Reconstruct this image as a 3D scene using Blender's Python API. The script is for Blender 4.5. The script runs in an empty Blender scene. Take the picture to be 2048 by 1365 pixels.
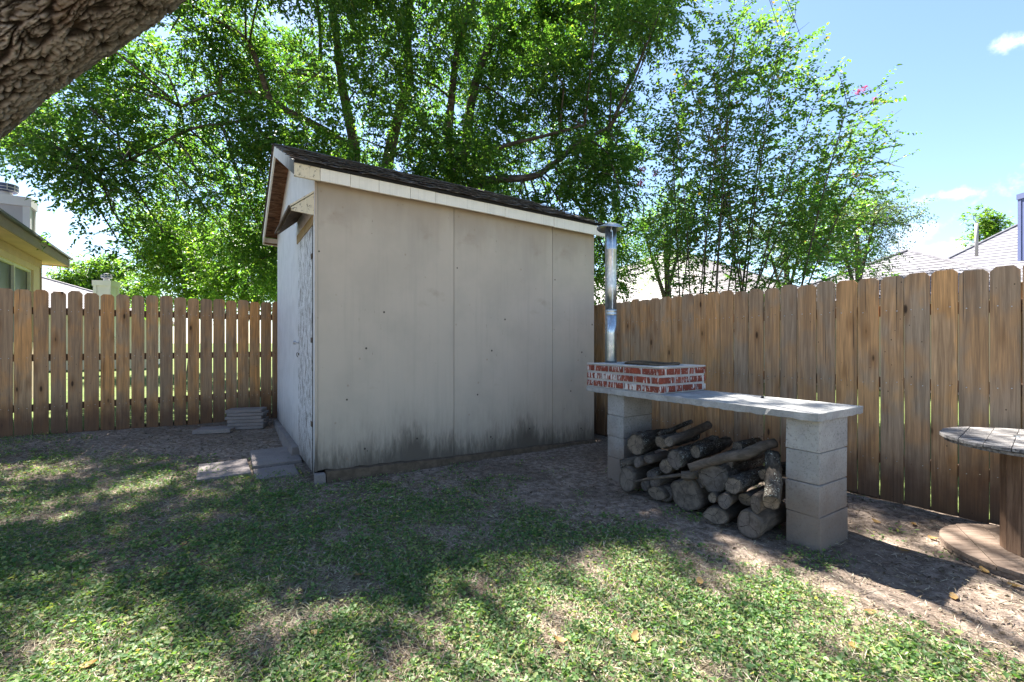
import bpy, bmesh, math, random
import numpy as np
from mathutils import Vector, Matrix, noise
R = math.radians
random.seed(7)
rng = np.random.default_rng(11)
S = bpy.context.scene
COL = S.collection

# ------------------------------------------------------------------ camera, sky, sun, exposure
EYE = 1.31
F = 910.0
cam = bpy.data.objects.new('camera', bpy.data.cameras.new('camera'))
cam.data.lens = 16.0; cam.data.sensor_width = 36.0
cam.data.clip_start = 0.05; cam.data.clip_end = 2000
cam.data.shift_y = 1.5 / 2048
cam.location = (0, 0, EYE); cam.rotation_euler = (R(90), 0, 0)
COL.objects.link(cam); S.camera = cam

SUN_AZ, SUN_EL = -27.0, 56.0
world = bpy.data.worlds.new('World'); S.world = world; world.use_nodes = True
wn = world.node_tree.nodes; wl = world.node_tree.links
for n in list(wn): wn.remove(n)
w_out = wn.new('ShaderNodeOutputWorld'); w_bg = wn.new('ShaderNodeBackground')
sky = wn.new('ShaderNodeTexSky'); sky.sky_type = 'NISHITA'; sky.sun_disc = False
sky.sun_elevation = R(SUN_EL); sky.sun_rotation = R(SUN_AZ)
sky.air_density = 1.0; sky.dust_density = 0.35; sky.ozone_density = 2.6
w_bg.inputs['Strength'].default_value = 0.052
tc = wn.new('ShaderNodeTexCoord')
# clouds: soft cumulus puffs of the sky itself, placed by direction
cl_noise = wn.new('ShaderNodeTexNoise'); cl_noise.inputs['Scale'].default_value = 34.0
cl_noise.inputs['Detail'].default_value = 7.0; cl_noise.inputs['Roughness'].default_value = 0.6
wl.new(tc.outputs['Generated'], cl_noise.inputs['Vector'])
acc = None
def dirpx(px, y):
    return Vector(((px - 1024) / F, 1.0, (684 - y) / F)).normalized()
for px, y, rx, rz in ((2034, 84, .034, .016), (1907, 388, .045, .012), (1822, 478, .055, .04), (1880, 500, .09, .026),
                      (150, 420, .3, .10), (2400, 300, .3, .06), (-500, 350, .35, .1)):
    d = dirpx(px, y)
    sub = wn.new('ShaderNodeVectorMath'); sub.operation = 'SUBTRACT'; sub.inputs[1].default_value = d
    wl.new(tc.outputs['Generated'], sub.inputs[0])
    sc = wn.new('ShaderNodeVectorMath'); sc.operation = 'MULTIPLY'; sc.inputs[1].default_value = (1 / rx, 1 / rx, 1 / rz)
    wl.new(sub.outputs[0], sc.inputs[0])
    ln = wn.new('ShaderNodeVectorMath'); ln.operation = 'LENGTH'; wl.new(sc.outputs[0], ln.inputs[0])
    mr = wn.new('ShaderNodeMapRange'); mr.inputs[1].default_value = 1.25; mr.inputs[2].default_value = 0.1
    mr.inputs[3].default_value = 0.0; mr.inputs[4].default_value = 1.0
    wl.new(ln.outputs['Value'], mr.inputs[0])
    amp = 0.4 if rx > .2 else 1.0
    mm = wn.new('ShaderNodeMath'); mm.operation = 'MULTIPLY'; mm.inputs[1].default_value = amp; wl.new(mr.outputs[0], mm.inputs[0])
    if acc is None: acc = mm.outputs[0]
    else:
        mx = wn.new('ShaderNodeMath'); mx.operation = 'MAXIMUM'; wl.new(acc, mx.inputs[0]); wl.new(mm.outputs[0], mx.inputs[1]); acc = mx.outputs[0]
sb = wn.new('ShaderNodeMath'); sb.operation = 'SUBTRACT'; sb.inputs[1].default_value = 0.5; wl.new(cl_noise.outputs[0], sb.inputs[0])
ml = wn.new('ShaderNodeMath'); ml.operation = 'MULTIPLY_ADD'; ml.inputs[1].default_value = 2.2
wl.new(sb.outputs[0], ml.inputs[0]); wl.new(acc, ml.inputs[2])
cr = wn.new('ShaderNodeMapRange'); cr.interpolation_type = 'SMOOTHSTEP'
cr.inputs[1].default_value = 0.3; cr.inputs[2].default_value = 1.35; cr.inputs[4].default_value = 0.75
wl.new(ml.outputs[0], cr.inputs[0])
gate = wn.new('ShaderNodeMath'); gate.operation = 'GREATER_THAN'; gate.inputs[1].default_value = 0.0; wl.new(acc, gate.inputs[0])
gm = wn.new('ShaderNodeMath'); gm.operation = 'MULTIPLY'; wl.new(cr.outputs[0], gm.inputs[0]); wl.new(gate.outputs[0], gm.inputs[1])
cmix = wn.new('ShaderNodeMixRGB'); cmix.inputs[2].default_value = (7.4, 7.6, 8.2, 1)
wl.new(gm.outputs[0], cmix.inputs[0]); wl.new(sky.outputs[0], cmix.inputs[1])
wl.new(cmix.outputs[0], w_bg.inputs['Color']); wl.new(w_bg.outputs[0], w_out.inputs['Surface'])

sun = bpy.data.objects.new('sun', bpy.data.lights.new('sun', 'SUN'))
sun.data.energy = 5.0; sun.data.angle = R(0.55); sun.data.color = (1.0, 0.95, 0.87)
sd = Vector((math.sin(R(SUN_AZ)) * math.cos(R(SUN_EL)), math.cos(R(SUN_AZ)) * math.cos(R(SUN_EL)), math.sin(R(SUN_EL))))
sun.rotation_euler = sd.to_track_quat('Z', 'Y').to_euler(); sun.location = (0, 0, 20)
COL.objects.link(sun)
S.view_settings.view_transform = 'Standard'; S.view_settings.look = 'None'
S.view_settings.gamma = 1.0; S.view_settings.exposure = 2.55
S.cycles.max_bounces = 8; S.cycles.diffuse_bounces = 4; S.cycles.transmission_bounces = 4
S.cycles.use_denoising = True

# ------------------------------------------------------------------ helpers
def V(*a): return Vector(a)
def rise(x, y):
    d = (x + 6.2) * .610 - (y - 5.51) * .792
    t = min(1, max(0, 1 - d / 2.2)); t = t * t * (3 - 2 * t)
    return .145 * t * min(1, max(.3, 1 - (x + 6.2) / 2.4 * .38))
def ground_at(px, y):
    Y = F * EYE / (y - 684.0)
    for _ in range(5): Y = F * (EYE - rise((px - 1024) / F * Y, Y)) / (y - 684.0)
    return ((px - 1024) / F * Y, Y)
def at(px, y, Y): return Vector(((px - 1024) / F * Y, Y, EYE + (684 - y) / F * Y))

def tag(o, label=None, cat=None, group=None, kind=None):
    if label: o['label'] = label
    if cat: o['category'] = cat
    if group: o['group'] = group
    if kind: o['kind'] = kind
    return o
def empty(name, loc, label, cat, group=None):
    o = bpy.data.objects.new(name, None); COL.objects.link(o); o.location = loc; o.empty_display_size = .1
    return tag(o, label, cat, group)
def wloc(o):
    l = Vector((0, 0, 0))
    while o is not None: l += o.location; o = o.parent
    return l
def link(name, me, parent=None, loc=(0, 0, 0), rot=None, label=None):
    """loc is a world position; parents carry translation only"""
    o = bpy.data.objects.new(name, me); COL.objects.link(o)
    loc = Vector(loc)
    if parent is not None:
        o.parent = parent; loc = loc - wloc(parent)
    o.location = loc
    if rot is not None: o.rotation_euler = rot
    if label: o['label'] = label
    return o
def mesh(name, verts, faces, mats, smooth=False, mi=None):
    me = bpy.data.meshes.new(name); me.from_pydata([tuple(v) for v in verts], [], faces)
    for m in (mats if isinstance(mats, (list, tuple)) else [mats]): me.materials.append(m)
    if mi is not None: me.polygons.foreach_set('material_index', mi)
    if smooth: me.polygons.foreach_set('use_smooth', [True] * len(me.polygons))
    me.update(); return me
def add(name, verts, faces, mat, parent=None, origin=None, smooth=False, label=None, mi=None):
    """verts in world space; origin = where the object's own origin goes"""
    if origin is None:
        origin = wloc(parent) if parent is not None else Vector((0, 0, 0))
    origin = Vector(origin)
    me = mesh(name, [Vector(v) - origin for v in verts], faces, mat, smooth, mi)
    return link(name, me, parent, origin, label=label)
def bm_mesh(name, bm, mat, smooth=False):
    bmesh.ops.recalc_face_normals(bm, faces=bm.faces[:])
    me = bpy.data.meshes.new(name); bm.to_mesh(me); bm.free()
    for m in (mat if isinstance(mat, (list, tuple)) else [mat]): me.materials.append(m)
    if smooth: me.polygons.foreach_set('use_smooth', [True] * len(me.polygons))
    return me
BOXF = [(0, 3, 2, 1), (4, 5, 6, 7), (0, 1, 5, 4), (1, 2, 6, 5), (2, 3, 7, 6), (3, 0, 4, 7)]
def box_bm(o, ex, ey, ez, bevel=0.0, jit=0.0, seg=1):
    bm = bmesh.new()
    c = [o, o + ex, o + ex + ey, o + ey, o + ez, o + ex + ez, o + ex + ey + ez, o + ey + ez]
    vs = [bm.verts.new(p + Vector((random.uniform(-jit, jit), random.uniform(-jit, jit), random.uniform(-jit, jit)))) for p in c]
    for f in BOXF: bm.faces.new([vs[i] for i in f])
    bmesh.ops.recalc_face_normals(bm, faces=bm.faces[:])
    if bevel: bmesh.ops.bevel(bm, geom=bm.edges[:], offset=bevel, segments=seg, affect='EDGES', profile=.6)
    return bm
def box(name, o, ex, ey, ez, mat, parent=None, bevel=0.004, jit=0.0, label=None, seg=1):
    o, ex, ey, ez = Vector(o), Vector(ex), Vector(ey), Vector(ez)
    c = o + (ex + ey) / 2
    bm = box_bm(o - c, ex, ey, ez, bevel, jit, seg)
    return link(name, bm_mesh(name, bm, mat), parent, c, label=label)
def prism(name, outline, depth, mat, parent=None, origin=None, label=None, bevel=0.0):
    """outline: list of world points (planar), extruded by vector depth"""
    outline = [Vector(p) for p in outline]; depth = Vector(depth)
    origin = Vector(origin) if origin is not None else outline[0]
    bm = bmesh.new()
    a = [bm.verts.new(p - origin) for p in outline]; b = [bm.verts.new(p - origin + depth) for p in outline]
    bm.faces.new(a); bm.faces.new(b[::-1]); n = len(a)
    for i in range(n): bm.faces.new((a[i], a[(i + 1) % n], b[(i + 1) % n], b[i]))
    bmesh.ops.recalc_face_normals(bm, faces=bm.faces[:])
    if bevel: bmesh.ops.bevel(bm, geom=bm.edges[:], offset=bevel, segments=1, affect='EDGES')
    return link(name, bm_mesh(name, bm, mat), parent, origin, label=label)
def tube_data(path, radii, n=10, caps=True, wob=None):
    vs, fs = [], []
    path = [Vector(p) for p in path]; up = Vector((0.13, 0.21, 1)).normalized()
    prev = None
    for i, p in enumerate(path):
        t = (path[min(i + 1, len(path) - 1)] - path[max(i - 1, 0)]).normalized()
        if prev is None:
            ref = up if abs(t.dot(up)) < .9 else Vector((1, 0, 0))
            a = t.cross(ref).normalized()
        else: a = (prev - t * prev.dot(t)).normalized()
        prev = a; b = t.cross(a)
        for k in range(n):
            th = 2 * math.pi * k / n
            r = radii[i] * (wob(i, th) if wob else 1)
            vs.append(p + (a * math.cos(th) + b * math.sin(th)) * r)
    for i in range(len(path) - 1):
        for k in range(n):
            k2 = (k + 1) % n
            fs.append((i * n + k, i * n + k2, (i + 1) * n + k2, (i + 1) * n + k))
    if caps:
        fs.append(tuple(range(n - 1, -1, -1))); fs.append(tuple((len(path) - 1) * n + k for k in range(n)))
    return vs, fs
class Soup:
    def __init__(s): s.v, s.f = [], []
    def add(s, vf):
        o = len(s.v); s.v += vf[0]; s.f += [tuple(i + o for i in f) for f in vf[1]]
    def tube(s, path, radii, n=6): s.add(tube_data(path, radii, n))
    def box(s, o, ex, ey, ez):
        o, ex, ey, ez = Vector(o), Vector(ex), Vector(ey), Vector(ez)
        s.add(([o, o + ex, o + ex + ey, o + ey, o + ez, o + ex + ez, o + ex + ey + ez, o + ey + ez], BOXF))
    def build(s, name, mat, parent=None, origin=None, smooth=False, label=None):
        return add(name, s.v, s.f, mat, parent, origin, smooth, label)

# ------------------------------------------------------------------ materials
class M:
    def __init__(s, name, rough=.8, spec=.3):
        s.m = bpy.data.materials.new(name); s.m.use_nodes = True
        s.nt = s.m.node_tree; s.n = s.nt.nodes; s.l = s.nt.links
        s.b = s.n['Principled BSDF']; s.out = s.n['Material Output']
        s.b.inputs['Roughness'].default_value = rough; s.b.inputs['Specular IOR Level'].default_value = spec
        s.tc = s.n.new('ShaderNodeTexCoord'); s.oi = None
        s._vec = s.tc.outputs['Object']
    def rand(s):
        if s.oi is None: s.oi = s.n.new('ShaderNodeObjectInfo')
        return s.oi.outputs['Random']
    def use_random_offset(s, k=37.0):
        c = s.n.new('ShaderNodeVectorMath'); c.operation = 'MULTIPLY_ADD'
        cmb = s.n.new('ShaderNodeCombineXYZ')
        for i in range(3): s.l.new(s.rand(), cmb.inputs[i])
        c.inputs[1].default_value = (k, k * 1.7, k * .9)
        s.l.new(cmb.outputs[0], c.inputs[0]); s.l.new(s.tc.outputs['Object'], c.inputs[2]); s._vec = c.outputs[0]
    def vec(s, scale=(1, 1, 1), src=None):
        m = s.n.new('ShaderNodeMapping'); m.inputs['Scale'].default_value = scale
        s.l.new(src or s._vec, m.inputs[0]); return m.outputs[0]
    def noise(s, scale, detail=4, rough=.55, st=(1, 1, 1), dist=0.0, src=None):
        t = s.n.new('ShaderNodeTexNoise'); t.inputs['Scale'].default_value = scale; t.inputs['Detail'].default_value = detail
        t.inputs['Roughness'].default_value = rough; t.inputs['Distortion'].default_value = dist
        s.l.new(s.vec(st, src), t.inputs['Vector']); return t.outputs[0]
    def voro(s, scale, st=(1, 1, 1), feat='F1', rnd=1.0):
        t = s.n.new('ShaderNodeTexVoronoi'); t.feature = feat; t.inputs['Scale'].default_value = scale
        t.inputs['Randomness'].default_value = rnd
        s.l.new(s.vec(st), t.inputs['Vector']); return t.outputs['Distance']
    def ramp(s, src, stops, interp='LINEAR'):
        r = s.n.new('ShaderNodeValToRGB'); e = r.color_ramp.elements; r.color_ramp.interpolation = interp
        while len(e) < len(stops): e.new(.5)
        for i, (p, c) in enumerate(stops):
            e[i].position = p; e[i].color = (c if len(c) == 4 else (*c, 1)) if not isinstance(c, (int, float)) else (c, c, c, 1)
        s.l.new(src, r.inputs[0]); return r.outputs[0]
    def rng(s, src, a, b, c=0., d=1., smooth=True):
        m = s.n.new('ShaderNodeMapRange'); m.interpolation_type = 'SMOOTHSTEP' if smooth else 'LINEAR'
        for i, v in zip((1, 2, 3, 4), (a, b, c, d)): m.inputs[i].default_value = v
        s.l.new(src, m.inputs[0]); return m.outputs[0]
    def math(s, op, a, b=None, clamp=False):
        m = s.n.new('ShaderNodeMath'); m.operation = op; m.use_clamp = clamp
        for i, x in enumerate((a, b)):
            if x is None: continue
            if isinstance(x, (int, float)): m.inputs[i].default_value = x
            else: s.l.new(x, m.inputs[i])
        return m.outputs[0]
    def mix(s, fac, a, b, mode='MIX'):
        m = s.n.new('ShaderNodeMixRGB'); m.blend_type = mode
        for i, x in enumerate((fac, a, b)):
            if isinstance(x, (int, float)): m.inputs[i].default_value = x if i == 0 else (x, x, x, 1)
            elif isinstance(x, tuple): m.inputs[i].default_value = x if len(x) == 4 else (*x, 1)
            else: s.l.new(x, m.inputs[i])
        return m.outputs[0]
    def sep(s, k, src=None):
        x = s.n.new('ShaderNodeSeparateXYZ'); s.l.new(src or s.tc.outputs['Object'], x.inputs[0]); return x.outputs[k]
    def color(s, c):
        if isinstance(c, tuple): s.b.inputs['Base Color'].default_value = (*c[:3], 1)
        else: s.l.new(c, s.b.inputs['Base Color'])
        return s
    def rough(s, r): s.l.new(r, s.b.inputs['Roughness']); return s
    def bump(s, h, strength=.5, dist=.01):
        b = s.n.new('ShaderNodeBump'); b.inputs['Strength'].default_value = strength; b.inputs['Distance'].default_value = dist
        s.l.new(h, b.inputs['Height']); s.l.new(b.outputs[0], s.b.inputs['Normal']); return s

MAT = {}
def cedar(name, warm, grey, knot=True):
    m = M(name, .85, .2); m.use_random_offset()
    g1 = m.noise(1.0, 6, .65, (38, 38, 1.6), .6)
    g2 = m.noise(1.0, 3, .5, (150, 150, 5))
    blot = m.noise(2.2, 3, .6, (2.0, 2.0, 1))
    r = m.rand()
    r2 = m.math('FRACT', m.math('MULTIPLY', r, 7.31))
    f = m.math('ADD', m.math('MULTIPLY', m.rng(blot, .42, .62), .75), m.math('MULTIPLY', r2, .6), True)
    base = m.mix(f, grey, warm)
    base = m.mix(m.rng(g1, .36, .60, .5, 0), base, (.13, .075, .042))
    base = m.mix(m.rng(g2, .45, .7, .3, 0), base, (.13, .09, .055))
    base = m.mix(m.rng(m.noise(1.0, 2, .5, (60, 60, .7)), .70, .73, 0, .8), base, (.05, .034, .024))
    base = m.mix(m.math('MULTIPLY', m.math('FRACT', m.math('MULTIPLY', r, 13.7)), .42), base, (.17, .135, .105))
    if knot:
        k = m.voro(1.0, (7, 7, 2.3)); kn = m.rng(k, .05, .11, 1, 0)
        k2 = m.voro(1.0, (13, 13, 9)); kn2 = m.rng(k2, .03, .07, 1, 0)
        base = m.mix(m.math('MULTIPLY', m.rng(k, .08, .34, 1, 0), .45), base, (.19, .085, .03))
        base = m.mix(m.math('MULTIPLY', m.math('MAXIMUM', kn, kn2), .85), base, (.025, .016, .012))
    # rain-splashed soil on the foot of the boards
    z = m.sep(2)
    dn = m.math('ADD', z, m.math('MULTIPLY', m.noise(5, 4, .6, (1, 1, .6)), -.5))
    base = m.mix(m.rng(dn, -.16, .32, .82, 0), base, (.085, .048, .033))
    m.color(base); m.bump(g1, .35, .004)
    return m.m
MAT['cedar'] = cedar('cedar', (.74, .415, .175), (.53, .40, .27))
MAT['cedar_l'] = cedar('cedar_left', (.80, .40, .14), (.52, .355, .21))
def simple(name, col, rough=.8, nscale=6, amt=.25, bump=.2, spec=.3, metal=0):
    m = M(name, rough, spec)
    n = m.noise(nscale, 5, .6)
    m.color(m.mix(m.math('MULTIPLY', m.rng(n, .35, .65), amt), col, tuple(c * .45 for c in col)))
    if bump: m.bump(m.noise(nscale * 8, 4), bump, .003)
    m.b.inputs['Metallic'].default_value = metal
    return m.m
MAT['dark'] = simple('dark_void', (.012, .011, .011))
MAT['old_wood'] = simple('old_wood', (.13, .095, .065), .9, 14, .7, .6)

def siding():
    m = M('painted_siding', .6, .3)
    z = m.sep(2)
    base = m.mix(m.rng(m.noise(1.3, 4, .6), .4, .62), (.48, .415, .335), (.43, .375, .305))
    base = m.mix(m.math('MULTIPLY', m.rng(m.noise(1.0, 4, .6, (14, 14, .8)), .45, .7), .14), base, (.25, .225, .20))
    base = m.mix(m.math('MULTIPLY', m.rng(m.noise(2.3, 4, .6, (1, 1, 1.5)), .6, .76), .4), base, (.30, .225, .165))
    # browner and darker towards the top of the wall
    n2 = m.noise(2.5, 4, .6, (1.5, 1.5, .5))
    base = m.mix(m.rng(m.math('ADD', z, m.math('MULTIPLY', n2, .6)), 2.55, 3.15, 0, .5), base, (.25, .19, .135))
    # mildew rising from the sill
    streak = m.noise(1.0, 6, .7, (26, 26, 4.2), .4)
    big = m.noise(1.4, 3, .5, (1, 1, .2))
    hz = m.math('ADD', m.math('ADD', z, m.math('MULTIPLY', streak, -.52)), m.math('MULTIPLY', big, -.72))
    base = m.mix(m.rng(hz, -.50, -.17, .93, 0), base, (.032, .029, .025))
    base = m.mix(m.rng(hz, -.45, .15, .45, 0), base, (.17, .14, .11))
    # nail heads, scars, splashed mud
    sp = m.voro(1.0, (4.1, 4.1, 3.7)); base = m.mix(m.rng(sp, .03, .05, .95, 0), base, (.03, .024, .02))
    sc_ = m.noise(1.0, 3, .6, (70, 70, 9), .3); base = m.mix(m.math('MULTIPLY', m.rng(sc_, .71, .74, 0, .7), m.rng(m.noise(2.1, 2), .48, .55)), base, (.13, .10, .08))
    sp3 = m.voro(1.0, (6.5, 6.5, 5.2)); base = m.mix(m.rng(sp3, .012, .09, .5, 0), base, (.24, .155, .095))
    sp2 = m.voro(1.0, (9, 9, 12)); msk = m.rng(m.noise(1.1, 2), .5, .6)
    base = m.mix(m.math('MULTIPLY', m.rng(sp2, .04, .075, .7, 0), msk), base, (.10, .075, .055))
    m.color(base); m.bump(m.noise(1.0, 5, .6, (60, 60, 3)), .15, .002)
    return m.m
MAT['siding'] = siding()
def whitewood(name, col, crack, wear, zst=2.0, low=.35, dirt=True):
    m = M(name, .55, .3)
    n = m.noise(1.0, 8, .8, (34, 34, zst), .8)
    n3 = m.noise(5.0, 4, .6)
    base = m.mix(m.rng(n3, .4, .65, 0, .25), col, tuple(c * .6 for c in col))
    base = m.mix(m.rng(m.noise(1.0, 3, .5, (70, 70, .6)), .5, .72, 0, .2), base, tuple(c * .5 for c in col))
    base = m.mix(m.rng(n, crack, crack + .035, 0, wear), base, (.055, .042, .032))
    z = m.sep(2)
    hz = m.math('ADD', z, m.math('MULTIPLY', m.noise(1, 5, .7, (22, 22, 4)), -.75))
    if dirt:
        base = m.mix(m.rng(hz, -.35, low, .55, 0), base, (.17, .13, .10))
        base = m.mix(m.rng(hz, -.42, -.14, .9, 0), base, (.04, .032, .027))
    m.color(base); m.bump(n, .5, .004); return m.m
MAT['white'] = whitewood('white_painted_wood', (.66, .665, .68), .70, .6)
MAT['peeling'] = whitewood('peeling_door_paint', (.70, .71, .73), .515, .95, 8)
MAT['cream'] = whitewood('cream_fascia_paint', (.76, .725, .64), .69, .7, 26, dirt=False)
MAT['cream_peel'] = whitewood('peeling_cream_paint', (.66, .59, .44), .56, .9, 26, dirt=False)
MAT['tan'] = simple('tan_board', (.34, .25, .13), .7, 5, .4)
def plysoffit():
    m = M('bare_plywood', .85); n = m.noise(1.0, 6, .75, (5, 5, 45), 1.2)
    m.color(m.ramp(n, [(.35, (.03, .016, .01)), (.52, (.17, .085, .045)), (.7, (.34, .20, .12))])); m.bump(n, .4, .004); return m.m
MAT['soffit'] = plysoffit()
def shingle():
    m = M('weathered_shingle', .9, .2); m.use_random_offset()
    n = m.noise(30, 5, .7); r = m.rand()
    b = m.mix(m.rng(n, .35, .7), (.035, .03, .028), (.13, .115, .10))
    b = m.mix(m.math('MULTIPLY', r, .5), b, (.10, .085, .075))
    b = m.mix(m.rng(m.noise(9, 4), .62, .7, 0, .7), b, (.30, .27, .24))
    m.color(b); m.bump(n, .8, .006); return m.m
MAT['shingle'] = shingle()
def concrete(name, col, pit=.5, stain=.4, zdirt=False):
    m = M(name, .9, .2); m.use_random_offset()
    n = m.noise(62, 6, .8); b = m.noise(4, 6, .68)
    r = m.rand()
    c = m.mix(m.math('MULTIPLY', m.rng(b, .35, .65), stain), col, tuple(x * .55 for x in col))
    c = m.mix(m.math('MULTIPLY', r, .35), c, tuple(x * .62 for x in (col[0] * .95, col[1] * .98, col[2] * 1.08)))
    c = m.mix(m.rng(n, .36, .48, pit, 0), c, tuple(x * .3 for x in col))
    c = m.mix(m.rng(m.voro(7), .04, .09, .5, 0), c, tuple(x * .5 for x in col))
    c = m.mix(m.rng(n, .6, .7, 0, .35), c, tuple(min(.8, x * 1.5) for x in col))
    if zdirt:
        g = m.n.new('ShaderNodeNewGeometry'); z = m.sep(2, g.outputs['Position'])
        d = m.math('ADD', z, m.math('MULTIPLY', m.noise(6, 4), -.45))
        c = m.mix(m.rng(d, -.12, .42, .8, 0), c, (.20, .145, .11))
    m.color(c); m.bump(n, .9, .008); return m.m
MAT['block'] = concrete('cinder_block', (.40, .39, .375), .7, .5, True)
MAT['slab'] = concrete('concrete_slab', (.47, .465, .45), .4, .85)
MAT['paver'] = concrete('concrete_paver', (.27, .235, .22), .5, .45)
MAT['mortar'] = concrete('limewashed_mortar', (.56, .545, .52), .25, .5)
def brick():
    m = M('painted_over_brick', .88, .2); m.use_random_offset()
    n = m.noise(14, 5, .6); dr = m.noise(1.0, 4, .6, (48, 48, 8), .5)
    base = m.mix(m.rng(n, .35, .65), (.28, .07, .043), (.18, .047, .032))
    base = m.mix(m.math('MULTIPLY', m.rand(), .3), base, (.12, .045, .035))
    sel = m.math('MULTIPLY_ADD', 0, 0)
    rr = m.math('FRACT', m.math('MULTIPLY', m.rand(), 5.77))
    th = m.math('ADD', dr, m.math('MULTIPLY', rr, .16))
    base = m.mix(m.rng(th, .605, .645, 0, .93), base, (.60, .585, .56))
    base = m.mix(m.rng(m.noise(45, 4, .7), .62, .66, 0, .8), base, (.55, .53, .5))
    m.color(base); m.bump(n, .6, .004); return m.m
MAT['brick'] = brick()
def galv():
    m = M('galvanised_steel', .3, .5); m.b.inputs['Metallic'].default_value = 1.0
    v = m.voro(38, (1, 1, .6)); n = m.noise(3.5, 4, .6, (1, 1, 1.2)); z = m.sep(2)
    c = m.mix(m.rng(v, .1, .6), (.62, .66, .70), (.44, .49, .54))
    c = m.mix(m.math('MULTIPLY', m.rng(m.math('ADD', z, m.math('MULTIPLY', n, -.5)), -.2, .3, 1, 0), .75), c, (.16, .18, .19))
    m.color(c); m.rough(m.rng(n, .3, .7, .22, .5)); m.bump(n, .15, .01); return m.m
MAT['galv'] = galv()
def bark(name, dark, light, scale=1.0, lichen=.0):
    m = M(name, .95, .15); m.use_random_offset(11)
    n = m.noise(22 * scale, 6, .7, (.35, 1, 1), .8); n2 = m.noise(5 * scale, 3)
    c = m.mix(m.rng(n, .38, .66), dark, light)
    c = m.mix(m.rng(n2, .55, .7, 0, .45), c, (dark[0] * 1.6, dark[1] * 1.3, dark[2] * .9))
    c = m.mix(m.math('MULTIPLY', m.rand(), .45), c, tuple(x * .5 for x in dark))
    if lichen:
        l = m.math('MULTIPLY', m.rng(m.noise(60 * scale, 3, .6), .58, .62), m.rng(m.noise(6 * scale, 2), .5, .58))
        c = m.mix(m.math('MULTIPLY', l, lichen), c, (.42, .44, .38))
    m.color(c); m.bump(n, .9, .012); return m.m
MAT['bark'] = bark('log_bark', (.045, .038, .032), (.15, .128, .105), 1.6, .75)
MAT['barkless'] = bark('debarked_log', (.085, .07, .058), (.17, .14, .115), .8)
MAT['limb'] = bark('crown_limb_bark', (.05, .042, .034), (.15, .13, .105), .6)
def bigbark():
    m = M('furrowed_bark', .95, .15)
    at_ = m.n.new('ShaderNodeAttribute'); at_.attribute_name = 'ridge'
    n = m.noise(14, 6, .7); n2 = m.noise(4, 4)
    c = m.ramp(at_.outputs['Fac'], [(.0, (.012, .009, .007)), (.3, (.05, .038, .03)), (.62, (.20, .17, .14)), (1, (.42, .375, .32))])
    c = m.mix(m.rng(n2, .56, .7, 0, .4), c, (.20, .105, .045))
    c = m.mix(m.rng(n, .35, .7, .45, 0), c, (.05, .04, .03))
    m.color(c); m.bump(m.noise(75, 6, .8), 1.0, .014); return m.m
MAT['bigbark'] = bigbark()
def cut():
    m = M('sawn_log_end', .9, .15)
    y, z = m.sep(1), m.sep(2)
    rad = m.math('SQRT', m.math('ADD', m.math('MULTIPLY', y, y), m.math('MULTIPLY', z, z)))
    w = m.math('ADD', rad, m.math('MULTIPLY', m.noise(14, 3), .02))
    ring = m.math('SINE', m.math('MULTIPLY', w, 900))
    m.use_random_offset()
    base = m.mix(m.rand(), (.12, .11, .112), (.24, .185, .13))
    base = m.mix(m.rng(ring, -1, 1, 0, .22), base, (.08, .065, .05))
    base = m.mix(m.rng(m.noise(16, 6, .75), .42, .62, 0, .75), base, (.07, .058, .05))
    ang = m.math('ARCTAN2', z, y)
    a2 = m.math('ADD', ang, m.math('MULTIPLY', m.rand(), 6.0))
    a2 = m.math('ADD', a2, m.math('MULTIPLY', m.noise(20, 2), .8))
    cr_ = m.math('ABSOLUTE', m.math('SINE', m.math('MULTIPLY', a2, 1.5)))
    thick = m.math('DIVIDE', .0026, m.math('ADD', rad, .004))
    crack = m.math('LESS_THAN', cr_, thick)
    base = m.mix(m.math('MULTIPLY', crack, .85), base, (.02, .016, .013))
    m.color(base); m.bump(m.noise(80, 4), .5, .003); return m.m
MAT['cut'] = cut()

def leafmat(name, cols, trans=.5, spec=.35, rough=.45, tcol=None):
    m = M(name, rough, spec)
    g = m.n.new('ShaderNodeNewGeometry')
    c = m.ramp(g.outputs['Random Per Island'], cols)
    n = m.n.new('ShaderNodeTexNoise'); n.inputs['Scale'].default_value = 1.1; n.inputs['Detail'].default_value = 3
    m.l.new(g.outputs['Position'], n.inputs['Vector'])
    c = m.mix(m.rng(n.outputs[0], .35, .65, 0, .45), c, m.mix(1.0, c, (.55, .75, .6), 'MULTIPLY'))
    m.color(c)
    t = m.n.new('ShaderNodeBsdfTranslucent')
    m.l.new(m.mix(1.0, c, tcol or (2.3, 2.5, .95), 'MULTIPLY'), t.inputs['Color'])
    mx = m.n.new('ShaderNodeMixShader'); mx.inputs[0].default_value = trans
    m.l.new(m.b.outputs[0], mx.inputs[1]); m.l.new(t.outputs[0], mx.inputs[2]); m.l.new(mx.outputs[0], m.out.inputs['Surface'])
    return m.m
MAT['leaf_big'] = leafmat('tree_leaf', [(0, (.032, .075, .019)), (.55, (.054, .112, .026)), (.9, (.09, .15, .034)), (1, (.17, .205, .042))], .52)
MAT['leaf_crape'] = leafmat('crape_leaf', [(0, (.045, .10, .03)), (.6, (.08, .155, .045)), (.95, (.13, .19, .05)), (1, (.2, .09, .03))], .5, .5, .38)
MAT['leaf_bright'] = leafmat('sunny_leaf', [(0, (.05, .11, .02)), (.6, (.09, .16, .028)), (1, (.16, .21, .04))])
MAT['leaf_grey'] = leafmat('greygreen_leaf', [(0, (.05, .085, .045)), (.6, (.08, .12, .06)), (1, (.13, .16, .08))], .3, .5)
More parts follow.
